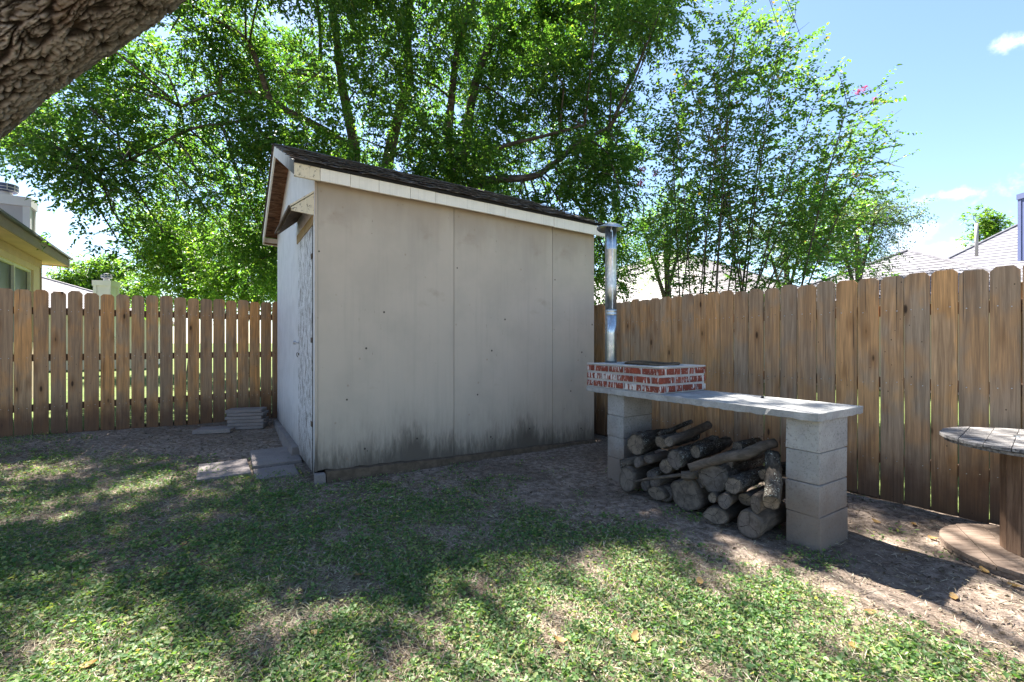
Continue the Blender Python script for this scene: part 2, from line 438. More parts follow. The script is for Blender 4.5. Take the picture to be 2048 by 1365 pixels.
MAT['leaf_ground'] = leafmat('ground_cover_leaf', [(0, (.055, .115, .042)), (.5, (.10, .175, .058)), (.8, (.17, .24, .085)), (.92, (.28, .30, .12)), (1, (.36, .28, .16))], .35, .3, .5)
MAT['straw'] = leafmat('dry_thatch', [(0, (.15, .11, .08)), (.5, (.34, .28, .20)), (1, (.58, .51, .40))], .15, .2, .8, (1.2, 1.1, .9))
MAT['litter'] = leafmat('leaf_litter', [(0, (.05, .035, .022)), (.5, (.12, .085, .055)), (.85, (.2, .15, .10)), (1, (.34, .29, .21))], .1, .25, .7, (1.1, 1, .8))
MAT['fallen'] = leafmat('fallen_leaf', [(0, (.22, .13, .05)), (.5, (.30, .19, .07)), (1, (.2, .09, .035))], .25, .3, .6, (1.5, 1.2, .7))
MAT['bloom'] = leafmat('pink_bloom', [(0, (.42, .05, .16)), (1, (.6, .12, .26))], .3, .3, .6, (1.3, 1, 1))

def ground_mat():
    m = M('dry_soil', .95, .15)
    n1 = m.noise(1.2, 5, .6); n2 = m.noise(18, 6, .7); n3 = m.noise(90, 4, .7)
    c = m.mix(m.rng(n1, .38, .62), (.21, .165, .13), (.34, .27, .22))
    c = m.mix(m.rng(n2, .38, .6, 0, .8), c, (.10, .074, .057))
    c = m.mix(m.rng(n3, .58, .66, 0, .7), c, (.48, .40, .33))
    c = m.mix(m.rng(n3, .30, .38, .6, 0), c, (.06, .045, .035))
    m.color(c)
    h = m.math('ADD', n2, m.math('MULTIPLY', n3, .4)); m.bump(h, .9, .018); return m.m
MAT['soil'] = ground_mat()
def lawn_mat():
    m = M('mown_lawn', .9, .1)
    c = m.mix(m.rng(m.noise(3, 5, .6), .35, .65), (.09, .13, .035), (.14, .165, .06))
    m.color(m.mix(m.rng(m.noise(60, 3), .4, .6, 0, .4), c, (.06, .10, .02))); m.bump(m.noise(70, 4), 1, .02); return m.m
MAT['lawn'] = lawn_mat()

# ------------------------------------------------------------------ directions of the place
fdir = V(-.574, .8185, 0)          # along the right-hand fence, away from the camera
ga = V(.792, .610, 0)              # along the left-hand fence
gdir = V(.8185, .574, 0)
CORNER = V(-.98, 9.53, 0)
FR0 = V(3.39, 3.30, 0); FL0 = V(-6.2, 5.51, 0)

def gz(x, y):
    """gentle unevenness of the yard"""
    return .016 * noise.noise(Vector((x * .8, y * .8, 3))) + .008 * noise.noise(Vector((x * 3.1, y * 3.1, 9))) - .004 + rise(x, y)

# ------------------------------------------------------------------ ground
def make_ground():
    xs = np.concatenate([[-400, -120, -40, -15], np.arange(-8, 6.51, .05), [12, 40, 120, 400]])
    ys = np.concatenate([[-400, -120, -40, -12, -4, -1], np.arange(.5, 9.81, .05), [15, 40, 120, 400]])
    vs = []
    for y in ys:
        for x in xs:
            inside = (-8 < x < 6.5 and .5 < y < 9.8)
            z = 0.0
            if inside:
                z = gz(x, y) + .006 * noise.noise(Vector((x * 11, y * 11, 1)))
                e = min(x + 8, 6.5 - x, y - .5, 9.8 - y); z *= max(0, min(1, e / .3))
                dl = -(x - FL0.x) * -.610 * -1 - (y - FL0.y) * .792 if False else 0
            vs.append((x, y, z - .006))
    nx = len(xs)
    fs = [(j * nx + i, j * nx + i + 1, (j + 1) * nx + i + 1, (j + 1) * nx + i) for j in range(len(ys) - 1) for i in range(nx - 1)]
    tag(add('ground', vs, fs, MAT['soil'], smooth=True), kind='structure')
make_ground()
def sheet(name, pts, mat):
    o = add(name, pts, [tuple(range(len(pts)))], mat); tag(o, kind='structure'); return o
z4 = V(0, 0, .022)
off = V(.02, .1, 0)
z5 = V(0, 0, .15)
sheet('neighbour_lawn', [CORNER - ga * 300 + off + z5, CORNER + ga * 300 + off + z5, CORNER + ga * 300 + V(-200, 300, 0) + z5, CORNER - ga * 300 + V(-200, 300, 0) + z5], MAT['lawn'])
k0 = CORNER + gdir * .06 - fdir * .02
sheet('side_lawn', [k0 + z4, k0 - fdir * 300 + z4, k0 - fdir * 300 + ga * 300 + z4, k0 + ga * 300 + z4], MAT['lawn'])

# ------------------------------------------------------------------ fences
def solve(origin, d, px, extra=0.0):
    k = (px - 1024) / F
    return (k * origin.y - origin.x) / (d.x - k * d.y)
def build_fence(name, label, o0, d, edges, mat, back, zb, gaps=(.005, .008, .011, .014)):
    """edges: px of the gaps between boards, sorted; back: unit vector to the far side; zb: board foot height by s"""
    ss = [solve(o0, d, p) for p in edges]
    LZ = .135 if o0.x < 0 else 0.0
    if ss[0] > ss[-1]: ss = ss[::-1]
    root = empty(name, tuple(o0 + d * ss[0]), label, 'fence')
    # boards beyond the picture, both ways
    w = .152
    pre = [ss[0] - w * k for k in range(6, 0, -1)]
    post = [ss[-1] + w * k for k in range(1, 60) if (o0 + d * (ss[-1] + w * k) - CORNER).dot(d) < .02 ] if True else []
    ss = pre + ss + post
    for i in range(len(ss) - 1):
        a, b = ss[i], ss[i + 1]
        gap = random.choice(gaps)
        a += gap / 2; b -= gap / 2
        p = o0 + d * ((a + b) / 2) + V(0, 0, LZ - (.004 * max(0, a) if LZ else -.02)); hw = (b - a) / 2
        top = 1.825 + random.uniform(-.012, .012) + (zb(a) if zb else 0)
        bot = (-.05 if LZ else -.012) + random.uniform(-.008, .01)
        th = .017; ear = min(.03, hw * .55) * random.uniform(.85, 1.1)
        lean = random.uniform(-.0035, .0035)
        yaw = random.uniform(-.02, .02)
        dd = (d + back * yaw).normalized()
        pro = back * random.uniform(-.004, .004)
        zs = [bot, .45, .9, 1.35, top - ear * 1.05]
        L = [(-hw + random.uniform(-.0012, .0012), z) for z in zs]; Rr = [(hw + random.uniform(-.0012, .0012), z) for z in zs]
        out = L + [(-hw + ear, top), (hw - ear, top + random.uniform(-.002, .002))] + Rr[::-1]
        pts = []
        cup = random.uniform(-.004, .004)
        base = [dd * x + V(0, 0, z) + back * (lean * z) for x, z in out]
        n = len(base)
        vs = base + [q + back * th for q in base]
        fs = [tuple(range(n)), tuple(range(2 * n - 1, n - 1, -1))] + [(k, (k + 1) % n + 0, (k + 1) % n + n, k + n)[::-1] for k in range(n)]
        link('board', mesh('board', vs, fs, mat), root, p + pro)
    s0, s1 = ss[0], ss[-1]; o0 = o0 + V(0, 0, LZ)
    for zc in (.30, .93, 1.52):
        for q in range(int((s1 - s0) // 2.4) + 1):
            a = s0 + q * 2.4; b = min(a + 2.398, s1)
            if b - a < .1: continue
            box('rail', o0 + d * a + back * .024 + V(0, 0, zc), d * (b - a), back * .038, V(0, 0, .088), mat, root, .003)
    q = s0 + .9
    while q < s1:
        box('post', o0 + d * q + back * .064 + V(0, 0, -.05), d * .088, back * .088, V(0, 0, 1.78), mat, root, .004)
        q += 2.4
    sp = Soup()
    for i in range(len(ss) - 1):
        for zc in (.345, .975, 1.565):
            for u in (.28, .72):
                c = o0 + d * (ss[i] + (ss[i + 1] - ss[i]) * u) - back * .006 + V(0, 0, zc + random.uniform(-.01, .01))
                sp.tube([c - back * .0015, c + back * .012], [.0034, .0034], 6)
    nl = sp.build('nail_heads', MAT['galv'], root); nl['kind'] = 'stuff'
    return root
R_EDGES = [1193, 1209, 1226, 1243, 1261, 1279, 1300, 1320, 1342, 1364.5, 1388, 1412, 1439.5, 1467, 1496, 1527, 1560, 1594, 1632, 1671, 1714, 1759.5, 1808, 1860.5, 1916, 1978, 2042]
L_EDGES = [-8, 27, 64.6, 99.8, 134, 167, 199.5, 230.7, 261, 291, 318.6, 347, 374, 400, 425.4, 451, 475, 498.4, 521, 543.7]
# right fence measured away from the camera (s grows with distance)
build_fence('cedar_fence', 'dog-eared cedar plank fence running behind the brick barbecue and log pile', FR0, fdir, R_EDGES, MAT['cedar'], gdir, None)
build_fence('cedar_fence', 'dog-eared cedar plank fence left of the shed, behind the stacked pavers', FL0, ga, L_EDGES, MAT['cedar_l'], V(-.610, .792, 0), None, (.010, .014, .018, .021))

# ------------------------------------------------------------------ shed
C0 = V(-1.836, 4.24, 0)
su = V(.854, .520, 0); sv = V(-.541, .841, 0)
def P(a, b, z): return C0 + su * a + sv * b + V(0, 0, z - .0262 * a)
shed = empty('shed', tuple(C0), 'weathered plywood garden shed with grey beige side wall and peeling white door', 'shed')
SL = 3.42; SWD = 3.25
def pbox(name, a0, a1, b0, b1, z0, z1, mat, bevel=.003, parent=None, label=None, jit=0):
    o = P(a0, b0, z0)
    return box(name, o, P(a1, b0, z0) - o, P(a0, b1, z0) - o, V(0, 0, z1 - z0), mat, parent or shed, bevel, jit, label)
# long side wall: three sheets of plywood with butt joints
ja = [0.0, solve(C0, su, 908), solve(C0, su, 1105), SL]
for i in range(3):
    a0 = ja[i] + (.0 if i == 0 else .003); a1 = ja[i + 1] - (.003 if i < 2 else 0)
    n = 14; z0 = .10
    bot = []
    for k in range(n + 1):
        a = a0 + (a1 - a0) * k / n
        bot.append(P(a, 0, z0 + .006 * noise.noise(Vector((a * 5, 0, 0))) + (.012 if random.random() < .12 else 0)))
    prism('wall_panel', bot + [P(a1, 0, 2.93), P(a0, 0, 2.93)], sv * .015, MAT['siding'], shed, P(a0, 0, 0) * 1)
pbox('sheathing', .0, SL, .018, .05, .12, 2.9, MAT['dark'], 0)
SLOPE = .436; RID = SWD / 2
def ru(b): return 2.955 + SLOPE * (RID + .0 - abs(b - RID)) # underside height of roof deck
# front gable wall
W0, W1 = .075, 1.04          # door opening
zt = 2.41
fw = [P(-.0, W1, .13), P(0, SWD, .13), P(0, SWD, ru(SWD)), P(0, RID, ru(RID)), P(0, .0, ru(0)), P(0, .0, zt + .09), P(0, W1, zt + .09)]
prism('front_wall', fw, su * .015, MAT['white'], shed, C0)
prism('rear_wall', [P(SL, .05, .13), P(SL, SWD, .13), P(SL, SWD, ru(SWD)), P(SL, RID, ru(RID)), P(SL, .05, ru(0))], su * -.015, MAT['siding'], shed, C0)
pbox('far_wall', .02, SL - .02, SWD - .015, SWD, .12, 2.93, MAT['siding'], 0)
pbox('corner_trim', -.006, -.001, -.004, .062, .06, 2.9, MAT['white'], .002)
pbox('corner_edge', -.001, .02, -.012, -.001, .10, 2.84, MAT['siding'], .002)
pbox('door_dark_backing', .03, .05, .06, W1 + .02, .06, 2.6, MAT['dark'], 0)  # near-black sheet standing in for the unlit inside behind the door
pbox('door_gap_shade', -.0045, .02, .064, .118, .07, zt, MAT['dark'], 0)  # near-black strip standing in for the shadowed gap beside the door
# door: leans a little out of its opening, ragged foot
def door():
    n = 16; pts = []
    for k in range(n + 1):
        b = W0 + .045 + (W1 - W0 - .055) * k / n
        pts.append(P(-.004, b, .07 + .02 * abs(noise.noise(Vector((b * 9, 1, 4)))) + (.05 if k in (15, 16) else 0)))
    pts += [P(-.004, W1 - .01, zt), P(-.004, W0 + .045, zt)]
    pts = [p - su * .002 for p in pts]
    d = prism('door', pts, su * .03, MAT['peeling'], shed, C0, 'door with heavily cracked and peeling white paint')
    s = Soup()
    c = P(-.006, W1 - .05, 1.30)
    s.tube([c, c - su * .035], [.008, .007], 10); s.tube([c - su * .03, c - su * .055], [.022, .018], 12)
    s.build('knob', MAT['galv'], d, smooth=False)
    s = Soup(); c = P(-.006, W1 - .06, 1.17)
    s.box(c - sv * .03 - V(0, 0, .012), su * -.004, sv * .06, V(0, 0, .028)); s.tube([c - su * .01 - V(0, 0, .03), c - su * .02 - V(0, 0, .01), c - su * .02 + V(0, 0, .015), c - su * .01 + V(0, 0, .02)], [.004] * 4, 6)
    s.build('hasp', MAT['old_wood'], d)
door()
for z in (.5, 1.3, 2.1): pbox('hinge', -.012, -.0065, W0 + .01, W0 + .09, z, z + .05, MAT['old_wood'], .001)
pbox('door_header', -.012, .012, W0 - .0, W1 + .06, zt + .004, zt + .10, MAT['tan'], .003)
# little awning over the door
aw = empty('awning_anchor', tuple(P(0, .6, 2.5)), None, None); aw.name = 'door_awning'; aw.parent = shed; aw.location = P(0, .6, 2.5) - wloc(shed)
def awp(o, b, z): return P(-o, b, z)
s = Soup()
AW = .215
v = [awp(.003, .0, 2.72), awp(AW, -.01, 2.545), awp(AW, 1.19, 2.54), awp(.003, 1.17, 2.715)]
prism('awning_board', v, V(0, 0, -.018), MAT['cream_peel'], aw)
v = [awp(.003, .005, 2.695), awp(AW - .01, -.004, 2.525), awp(AW - .02, -.004, 2.50), awp(.003, .005, 2.49)]
prism('cheek', v, sv * .02, MAT['cream_peel'], aw)
v = [awp(.004, .03, 2.69), awp(AW - .015, .02, 2.515), awp(AW - .015, 1.14, 2.51), awp(.004, 1.13, 2.685)]
prism('awning_shade_board', v, V(0, 0, -.01), MAT['old_wood'], aw)  # added dark board standing in for the shaded void under the awning
v = [awp(AW - .003, -.012, 2.54), awp(AW + .010, -.012, 2.54), awp(AW + .010, -.012, 2.515), awp(AW - .003, -.012, 2.515)]
prism('awning_edge', v, sv * 1.20, MAT['old_wood'], aw)
# roof
OA0, OA1, OB = -.19, SL + .17, .10
roof = empty('roof', tuple(C0), None, None); roof.parent = shed; roof.location = (0, 0, 0)
def rp(a, b, dz=0): return P(a, b, ru(b) + dz)
deck_r = [rp(OA0 + .02, -OB), rp(OA1, -OB), rp(OA1, RID), rp(OA0 + .02, RID)]
prism('deck', deck_r, V(0, 0, .014), MAT['soffit'], roof)
deck_l = [rp(OA0 + .02, RID), rp(OA1, RID), rp(OA1, SWD + OB), rp(OA0 + .02, SWD + OB)]
prism('deck', deck_l, V(0, 0, .014), MAT['soffit'], roof)
# shingles on the near slope: one object each, curled and uneven
slope_len = (RID + OB) * math.sqrt(1 + SLOPE ** 2)
nrow = 13; expo = (RID + OB + .03) / nrow
tabw = .305
sh_meshes = []
upv = (sv + V(0, 0, SLOPE)).normalized(); nrm = su.cross(upv); nrm = nrm if nrm.z > 0 else -nrm
for q in range(7):
    vs = []; ntab = 4; L = expo * 1.28
    for j in range(3):
        for i in range(ntab + 1):
            curl = (.012 * random.random() if j == 0 else 0) + (.004 * random.random())
            jj = (-.012 * random.random()) if j == 0 else 0
            p = su * (i * (tabw - .006) / ntab) + sv * (L * j / 2 + jj) + V(0, 0, SLOPE * (L * j / 2)) + nrm * (curl)
            vs.append(p)
    m_ = len(vs); vs = vs + [p - nrm * .005 for p in vs]
    fs = []
    w_ = ntab + 1
    for j in range(2):
        for i in range(ntab):
            fs.append((j * w_ + i, j * w_ + i + 1, (j + 1) * w_ + i + 1, (j + 1) * w_ + i))
    for i in range(ntab): fs.append((i, m_ + i, m_ + i + 1, i + 1))
    fs.append((0, w_, m_ + w_, m_)); fs.append((w_ - 1, m_ + w_ - 1, m_ + 2 * w_ - 1, 2 * w_ - 1))
    fs.append((w_, 2 * w_, m_ + 2 * w_, m_ + w_)); fs.append((2 * w_ - 1, m_ + 2 * w_ - 1, m_ + 3 * w_ - 1, 3 * w_ - 1))
    sh_meshes.append(mesh('shingle', vs, fs, MAT['shingle']))
ncol = int((OA1 - OA0 + .06) / tabw) + 1
for r_ in range(nrow):
    b = -OB - .035 + r_ * expo
    for c in range(ncol):
        a = OA0 - .03 + c * tabw + (tabw / 2 if r_ % 2 else 0)
        if a > OA1 - .05: continue
        p = P(a, b, ru(b)) + nrm * (.022 + .004 * (r_ % 2) + random.uniform(0, .004))
        link('shingle', random.choice(sh_meshes), roof, p)
s = Soup()   # far slope, unseen: joined
for r_ in range(nrow):
    b = SWD + OB + .03 - r_ * expo
    o = P(OA0 - .02, b, ru(b)) + V(0, 0, .02 + .006)
    s.box(o, su * (OA1 - OA0 + .04) + V(0, 0, -.0262 * (OA1 - OA0)), sv * -expo * 1.1 + V(0, 0, SLOPE * expo * 1.1 - .004), V(0, 0, .006))
o = s.build('far_slope_shingles', MAT['shingle'], roof); o['kind'] = 'stuff'
pc = Soup()
for c in range(int((OA1 - OA0) / .25)):
    a = OA0 + .25 * c; z = ru(RID) + .035 + random.uniform(0, .006)
    p0 = P(a, RID - .12, z - .12 * SLOPE); p1 = P(a, RID, z + .008); p2 = P(a, RID + .12, z - .12 * SLOPE); e = su * .26 + V(0, 0, -.004)
    pc.add(([p0, p1, p2, p0 + e, p1 + e, p2 + e], [(0, 1, 4, 3), (1, 2, 5, 4)]))
o = pc.build('ridge_cap', MAT['shingle'], roof)
# drip edge: dark strip between shingles and fascia
pbox('drip_edge', OA0, OA1 + .01, -OB - .022, -OB - .004, 2.905, 2.93, MAT['dark'], 0, roof)
# eave fascia: short lengths of board, first one badly peeling
cuts = [OA0] + [solve(C0 - sv * (OB + .0), su, p) for p in (640.5, 701, 758, 821, 871, 1010, 1108)] + [OA1]
for i in range(len(cuts) - 1):
    dz = random.uniform(-.004, .004)
    pbox('fascia_board', cuts[i] + .0015, cuts[i + 1] - .0015, -OB - .002 + random.uniform(-.003, .001), -OB + .018, 2.785 + dz, 2.903, MAT['cream_peel' if i == 0 else 'cream'], .002, None,
         'short cream fascia board with badly flaked paint at the roof corner' if i == 0 else None)
pbox('eave_soffit', 0, OA1 - .01, -OB + .02, -.002, 2.84, 2.85, MAT['old_wood'], 0)
# rake boards
def rake(b0, b1, mat):
    h = .125
    out = [P(OA0, b0, ru(b0) + .012), P(OA0, b1, ru(b1) + .012), P(OA0, b1, ru(b1) + .012 - h), P(OA0, b0, ru(b0) + .012 - h)]
    prism('rake_board', out, su * .018, mat, shed)
rake(-OB - .002, RID - .001, MAT['white']); rake(RID + .001, SWD + OB + .02, MAT['cream'])
pbox('far_fascia_board', OA0 + .02, OA1, SWD + OB, SWD + OB + .018, 2.79, 2.90, MAT['cream'], .002)
pbox('far_soffit', OA0 + .02, OA1, SWD + .0, SWD + OB, 2.80, 2.81, MAT['soffit'], 0)
# rotting sill beams
def beam(name, p0, p1, out, z0, z1, segs, mat, label=None):
    vs, fs = [], []
    for i in range(segs + 1):
        t = i / segs; c = p0.lerp(p1, t)
        top = z1 + .014 * noise.noise(Vector((t * 9, 2, 1))) + .006 * random.random()
        o2 = .07 + .01 * noise.noise(Vector((t * 12, 5, 1)))
        zz = c.z
        vs += [V(c.x, c.y, z0 + zz) + out * (o2 + .004), V(c.x, c.y, top + zz) + out * (o2 - .012), V(c.x, c.y, top + zz + .004) - out * .02, V(c.x, c.y, z0 + zz) - out * .02]
    for i in range(segs):
        for k in range(4):
            k2 = (k + 1) % 4; fs.append((i * 4 + k, i * 4 + k2, (i + 1) * 4 + k2, (i + 1) * 4 + k))
    fs.append((0, 3, 2, 1)); fs.append((segs * 4, segs * 4 + 1, segs * 4 + 2, segs * 4 + 3))
    return add(name, vs, fs, mat, shed, p0, label=label)
on = -sv
beam('sill_beam', V(*C0) + su * .09, C0 + su * (SL * .62) + V(0, 0, -.05), on, -.03, .093, 40, MAT['old_wood'])
beam('sill_beam', C0 + su * (SL * .62 + .01) + V(0, 0, -.05), C0 + su * (SL - .02) + V(0, 0, -.08), on, -.02, .10, 24, MAT['old_wood'])
pbox('sill_end', -.01, .083, -.075, .0, -.03, .088, MAT['paver'], .006)
beam('threshold_board', C0 + sv * 1.08, C0 + sv * (SWD), -su, -.02, .115, 30, MAT['paver'])
pbox('floor_frame', .05, SL - .05, .06, SWD - .05, .0, .13, MAT['dark'], 0)

# ------------------------------------------------------------------ brick barbecue on a block counter
S0 = V(1.886, 2.80, 0); bd = V(-.536, .844, 0); be = V(.844, .536, 0)
BL, BW = 2.12, .645
def Q(s, e, z): return S0 + bd * s + be * e + V(0, 0, z)
bbq = empty('brick_barbecue', tuple(Q(1, .3, 0)), 'outdoor barbecue counter of grey blocks, concrete slab and whitewashed red brick firebox', 'barbecue')
def qbox(name, s0, s1, e0, e1, z0, z1, mat, parent, bevel=.004, jit=0.0, seg=1, label=None):
    o = Q(s0, e0, z0)
    return box(name, o, bd * (s1 - s0), be * (e1 - e0), V(0, 0, z1 - z0), mat, parent, bevel, jit, label, seg)
for (s0, s1, e0) in ((.018, .222, .06), (1.67, 1.885, .06)):
    pl = empty('pillar', tuple(Q(s0, e0, 0)), None, None); pl.parent = bbq; pl.location = Q(s0, e0, 0) - wloc(bbq)
    for k in range(4):
        j1, j2 = random.uniform(-.004, .004), random.uniform(-.004, .004)
        qbox('cinder_block', s0 + j1, s1 + j1, e0 + j2, e0 + .385 + j2, -.03 if k == 0 else k * .2025 + .0015, (k + 1) * .2025 - .0015, MAT['block'], pl, .006, .003, 2)
    qbox('mortar_bed', s0 + .012, s1 - .012, e0 + .012, e0 + .37, .0, .808, MAT['block'], pl, 0)
# slab with chipped edges
def slab():
    bm = bmesh.new(); ns, ne = 60, 12
    top, bot = [], []
    def edge(i, j):
        ds = de = 0
        if j == 0: de = .006 * noise.noise(Vector((i * .35, 0, 2))) + random.uniform(-.002, .002)
        if j == ne: de = .006 * noise.noise(Vector((i * .35, 7, 2)))
        if i == 0: ds = .006 * noise.noise(Vector((j * .6, 3, 2))) + random.uniform(-.002, .002)
        if i == ns: ds = .006 * noise.noise(Vector((j * .6, 9, 2)))
        return ds, de
    for zz, arr in ((.866, top), (.812, bot)):
        for i in range(ns + 1):
            row = []
            for j in range(ne + 1):
                ds, de = edge(i, j)
                z = zz + .0012 * noise.noise(Vector((i * .5, j * .5, zz * 9)))
                if zz < .85 and (j in (0, ne) or i in (0, ns)): z += random.uniform(-.002, .006)
                row.append(bm.verts.new(Q(BL * i / ns + ds, BW * j / ne + de, z) - Q(1, .3, .8)))
            arr.append(row)
    for i in range(ns):
        for j in range(ne):
            bm.faces.new((top[i][j], top[i + 1][j], top[i + 1][j + 1], top[i][j + 1]))
            bm.faces.new((bot[i][j], bot[i][j + 1], bot[i + 1][j + 1], bot[i + 1][j]))
    for i in range(ns):
        bm.faces.new((top[i][0], bot[i][0], bot[i + 1][0], top[i + 1][0])); bm.faces.new((top[i][ne], top[i + 1][ne], bot[i + 1][ne], bot[i][ne]))
    for j in range(ne):
        bm.faces.new((top[0][j], top[0][j + 1], bot[0][j + 1], bot[0][j])); bm.faces.new((top[ns][j], bot[ns][j], bot[ns][j + 1], top[ns][j + 1]))
    bmesh.ops.recalc_face_normals(bm, faces=bm.faces[:])
    e = [x for x in bm.edges if len(x.link_faces) == 2 and x.calc_face_angle() > 1.2]
    bmesh.ops.bevel(bm, geom=e, offset=.003, segments=1, affect='EDGES')
    link('counter_slab', bm_mesh('counter_slab', bm, MAT['slab']), bbq, Q(1, .3, .8))
slab()
# firebox
FS0, FS1, FE0, FE1 = 1.214, 2.118, .004, .64
fb = empty('firebox', tuple(Q(FS0, FE0, .866)), None, None); fb.parent = bbq; fb.location = Q(FS0, FE0, .866) - wloc(bbq)
Z0 = .867; HZ = .222
t = .098; ins = .010
def core(name, s0, s1, e0, e1, z0, z1): return qbox(name, s0, s1, e0, e1, z0, z1, MAT['mortar'], fb, .002)
core('mortar_core', FS0 + ins, FS1 - ins, FE0 + ins, FE0 + t, Z0, Z0 + HZ - .004)
core('mortar_core', FS0 + ins, FS1 - ins, FE1 - t, FE1 - ins, Z0, Z0 + HZ - .004)
core('mortar_core', FS0 + ins, FS0 + t, FE0 + t + .001, FE1 - t - .001, Z0, Z0 + HZ - .004)
core('mortar_core', FS1 - t - .08, FS1 - ins, FE0 + t + .001, FE1 - t - .001, Z0, Z0 + HZ - .004)
# brick faces: stretcher courses
ch = HZ / 3
def course(side):
    for r_ in range(3):
        z0 = Z0 + r_ * ch + .010; z1 = z0 + ch - .021
        x0, x1 = (FS0, FS1) if side in 'FB' else (FE0, FE1)
        cuts_ = []
        x = x0 + (.0 if (r_ + (side in 'NA')) % 2 == 0 else 0)
        first = .2 if (r_ + (side in 'NA')) % 2 == 0 else .098
        x = x0; L = first
        while x < x1 - .02:
            b_ = min(x + L, x1)
            if x1 - b_ < .05: b_ = x1
            cuts_.append((x + .0 if x == x0 else x + .009, b_ if b_ == x1 else b_ - .009)); x = b_; L = .2 * random.uniform(.9, 1.08)
        for (a, b_) in cuts_:
            d1 = random.uniform(-.0015, .0015)
            if side == 'F': qbox('brick', a, b_, FE0 + d1, FE0 + .05, z0, z1, MAT['brick'], fb, .004, .0015)
            if side == 'B': qbox('brick', a, b_, FE1 - .05, FE1 + d1, z0, z1, MAT['brick'], fb, .004, .0015)
            if side == 'N' and a > FE0 + .05 - .06: qbox('brick', FS0 + d1, FS0 + .05, max(a, FE0 + .052), min(b_, FE1 - .052), z0, z1, MAT['brick'], fb, .004, .0015) if min(b_, FE1 - .052) - max(a, FE0 + .052) > .02 else None
            if side == 'A': qbox('brick', FS1 - .05, FS1 - d1, max(a, FE0 + .052), min(b_, FE1 - .052), z0, z1, MAT['brick'], fb, .004, .0015) if min(b_, FE1 - .052) - max(a, FE0 + .052) > .02 else None
for s_ in 'FBNA': course(s_)
zt_ = Z0 + HZ - .004
for (a, b_, c, d_) in ((FS0 - .001, FS1, FE0 - .001, FE0 + t + .02), (FS0 - .001, FS1, FE1 - t - .02, FE1 + .001), (FS0 - .001, FS0 + t + .02, FE0 + t + .021, FE1 - t - .021), (FS1 - t - .14, FS1, FE0 + t + .021, FE1 - t - .021)):
    qbox('lime_cap', a, b_, c, d_, zt_, zt_ + .012, MAT['mortar'], fb, .003, .001)
qbox('firebox_floor', FS0 + t, FS1 - t - .08, FE0 + t, FE1 - t, .868, .90, MAT['dark'], fb, 0)  # near-black bottom of the firebox
# oval iron rim on the opening
s = Soup(); cc = Q((FS0 + FS1) / 2 - .07, (FE0 + FE1) / 2 + .03, zt_ + .02)
ring = []
for k in range(33):
    th = 2 * math.pi * k / 32
    ring.append(cc + bd * (.27 * math.cos(th)) + be * (.20 * math.sin(th)) + V(0, 0, .006 * math.sin(3 * th)))
s.tube(ring, [.013] * 33, 6); s.build('rim', MAT['old_wood'], fb, smooth=True)
s = Soup()
for k in range(9):
    x = -.24 + k * .06; h = .195 * math.sqrt(max(0, 1 - (x / .27) ** 2))
    s.tube([cc + bd * x - be * h - V(0, 0, .006), cc + bd * x + be * h - V(0, 0, .006)], [.004, .004], 5)
s.build('grate', MAT['dark'], fb)
# flue pipe
FX = Q(2.05, .27, 0); FX.z = zt_ + .012
pipe = empty('flue_pipe', tuple(FX), None, None); pipe.parent = bbq; pipe.location = FX - wloc(bbq)
def ringed(name, zs, rs, n=28, caps=True):
    vs, fs = tube_data([FX + V(0, 0, z) for z in zs], rs, n, caps)
    return add(name, vs, fs, MAT['galv'], pipe, FX, True)
r0 = .059
ringed('lower_pipe', [0, .02, .3, .5, .50], [r0] * 5)
ringed('collar', [.485, .487, .495, .503, .505, .52, .522, .53, .538, .54], [r0, .0605, .0618, .0605, .0598, .0598, .0605, .0618, .0605, r0])
ringed('upper_pipe', [.54, .8, 1.15, 1.155, 1.16, 1.17, 1.38], [r0 - .001, r0 - .001, r0 - .001, .061, .061, r0, r0], 28)
sm = Soup(); sm.box(FX + V(.0, -r0 - .001, .545), V(.006, 0, 0), V(0, .004, 0), V(0, 0, .8)); sm.build('seam', MAT['galv'], pipe)
def cap():
    n = 24; vs, fs = [], []
    z1 = 1.40
    rs = [(0.0, .055), (.05, .045), (.09, .028), (.143, -.004), (.145, -.010), (.085, .018), (.04, .034)]
    for r_, z in rs:
        for k in range(n):
            th = 2 * math.pi * k / n
            w = 1 + (.03 * math.sin(2 * th) if r_ > .1 else 0)
            dz = (.012 * math.sin(2 * th + 1) if r_ > .1 else 0)
            vs.append(FX + V(r_ * w * math.cos(th), r_ * w * math.sin(th), z1 + z + dz - .02))
    for i in range(len(rs) - 1):
        for k in range(n): fs.append((i * n + k, i * n + (k + 1) % n, (i + 1) * n + (k + 1) % n, (i + 1) * n + k))
    add('rain_cap', vs, fs, MAT['galv'], pipe, FX, True)
cap()
s = Soup()
for k in range(3):
    th = k * 2.09 + .3; d_ = V(math.cos(th), math.sin(th), 0)
    s.box(FX + d_ * (r0 + .001) + V(0, 0, 1.33), V(-d_.y, d_.x, 0) * .012, d_ * .002, V(0, 0, .07))
s.build('cap_bracket', MAT['galv'], pipe)
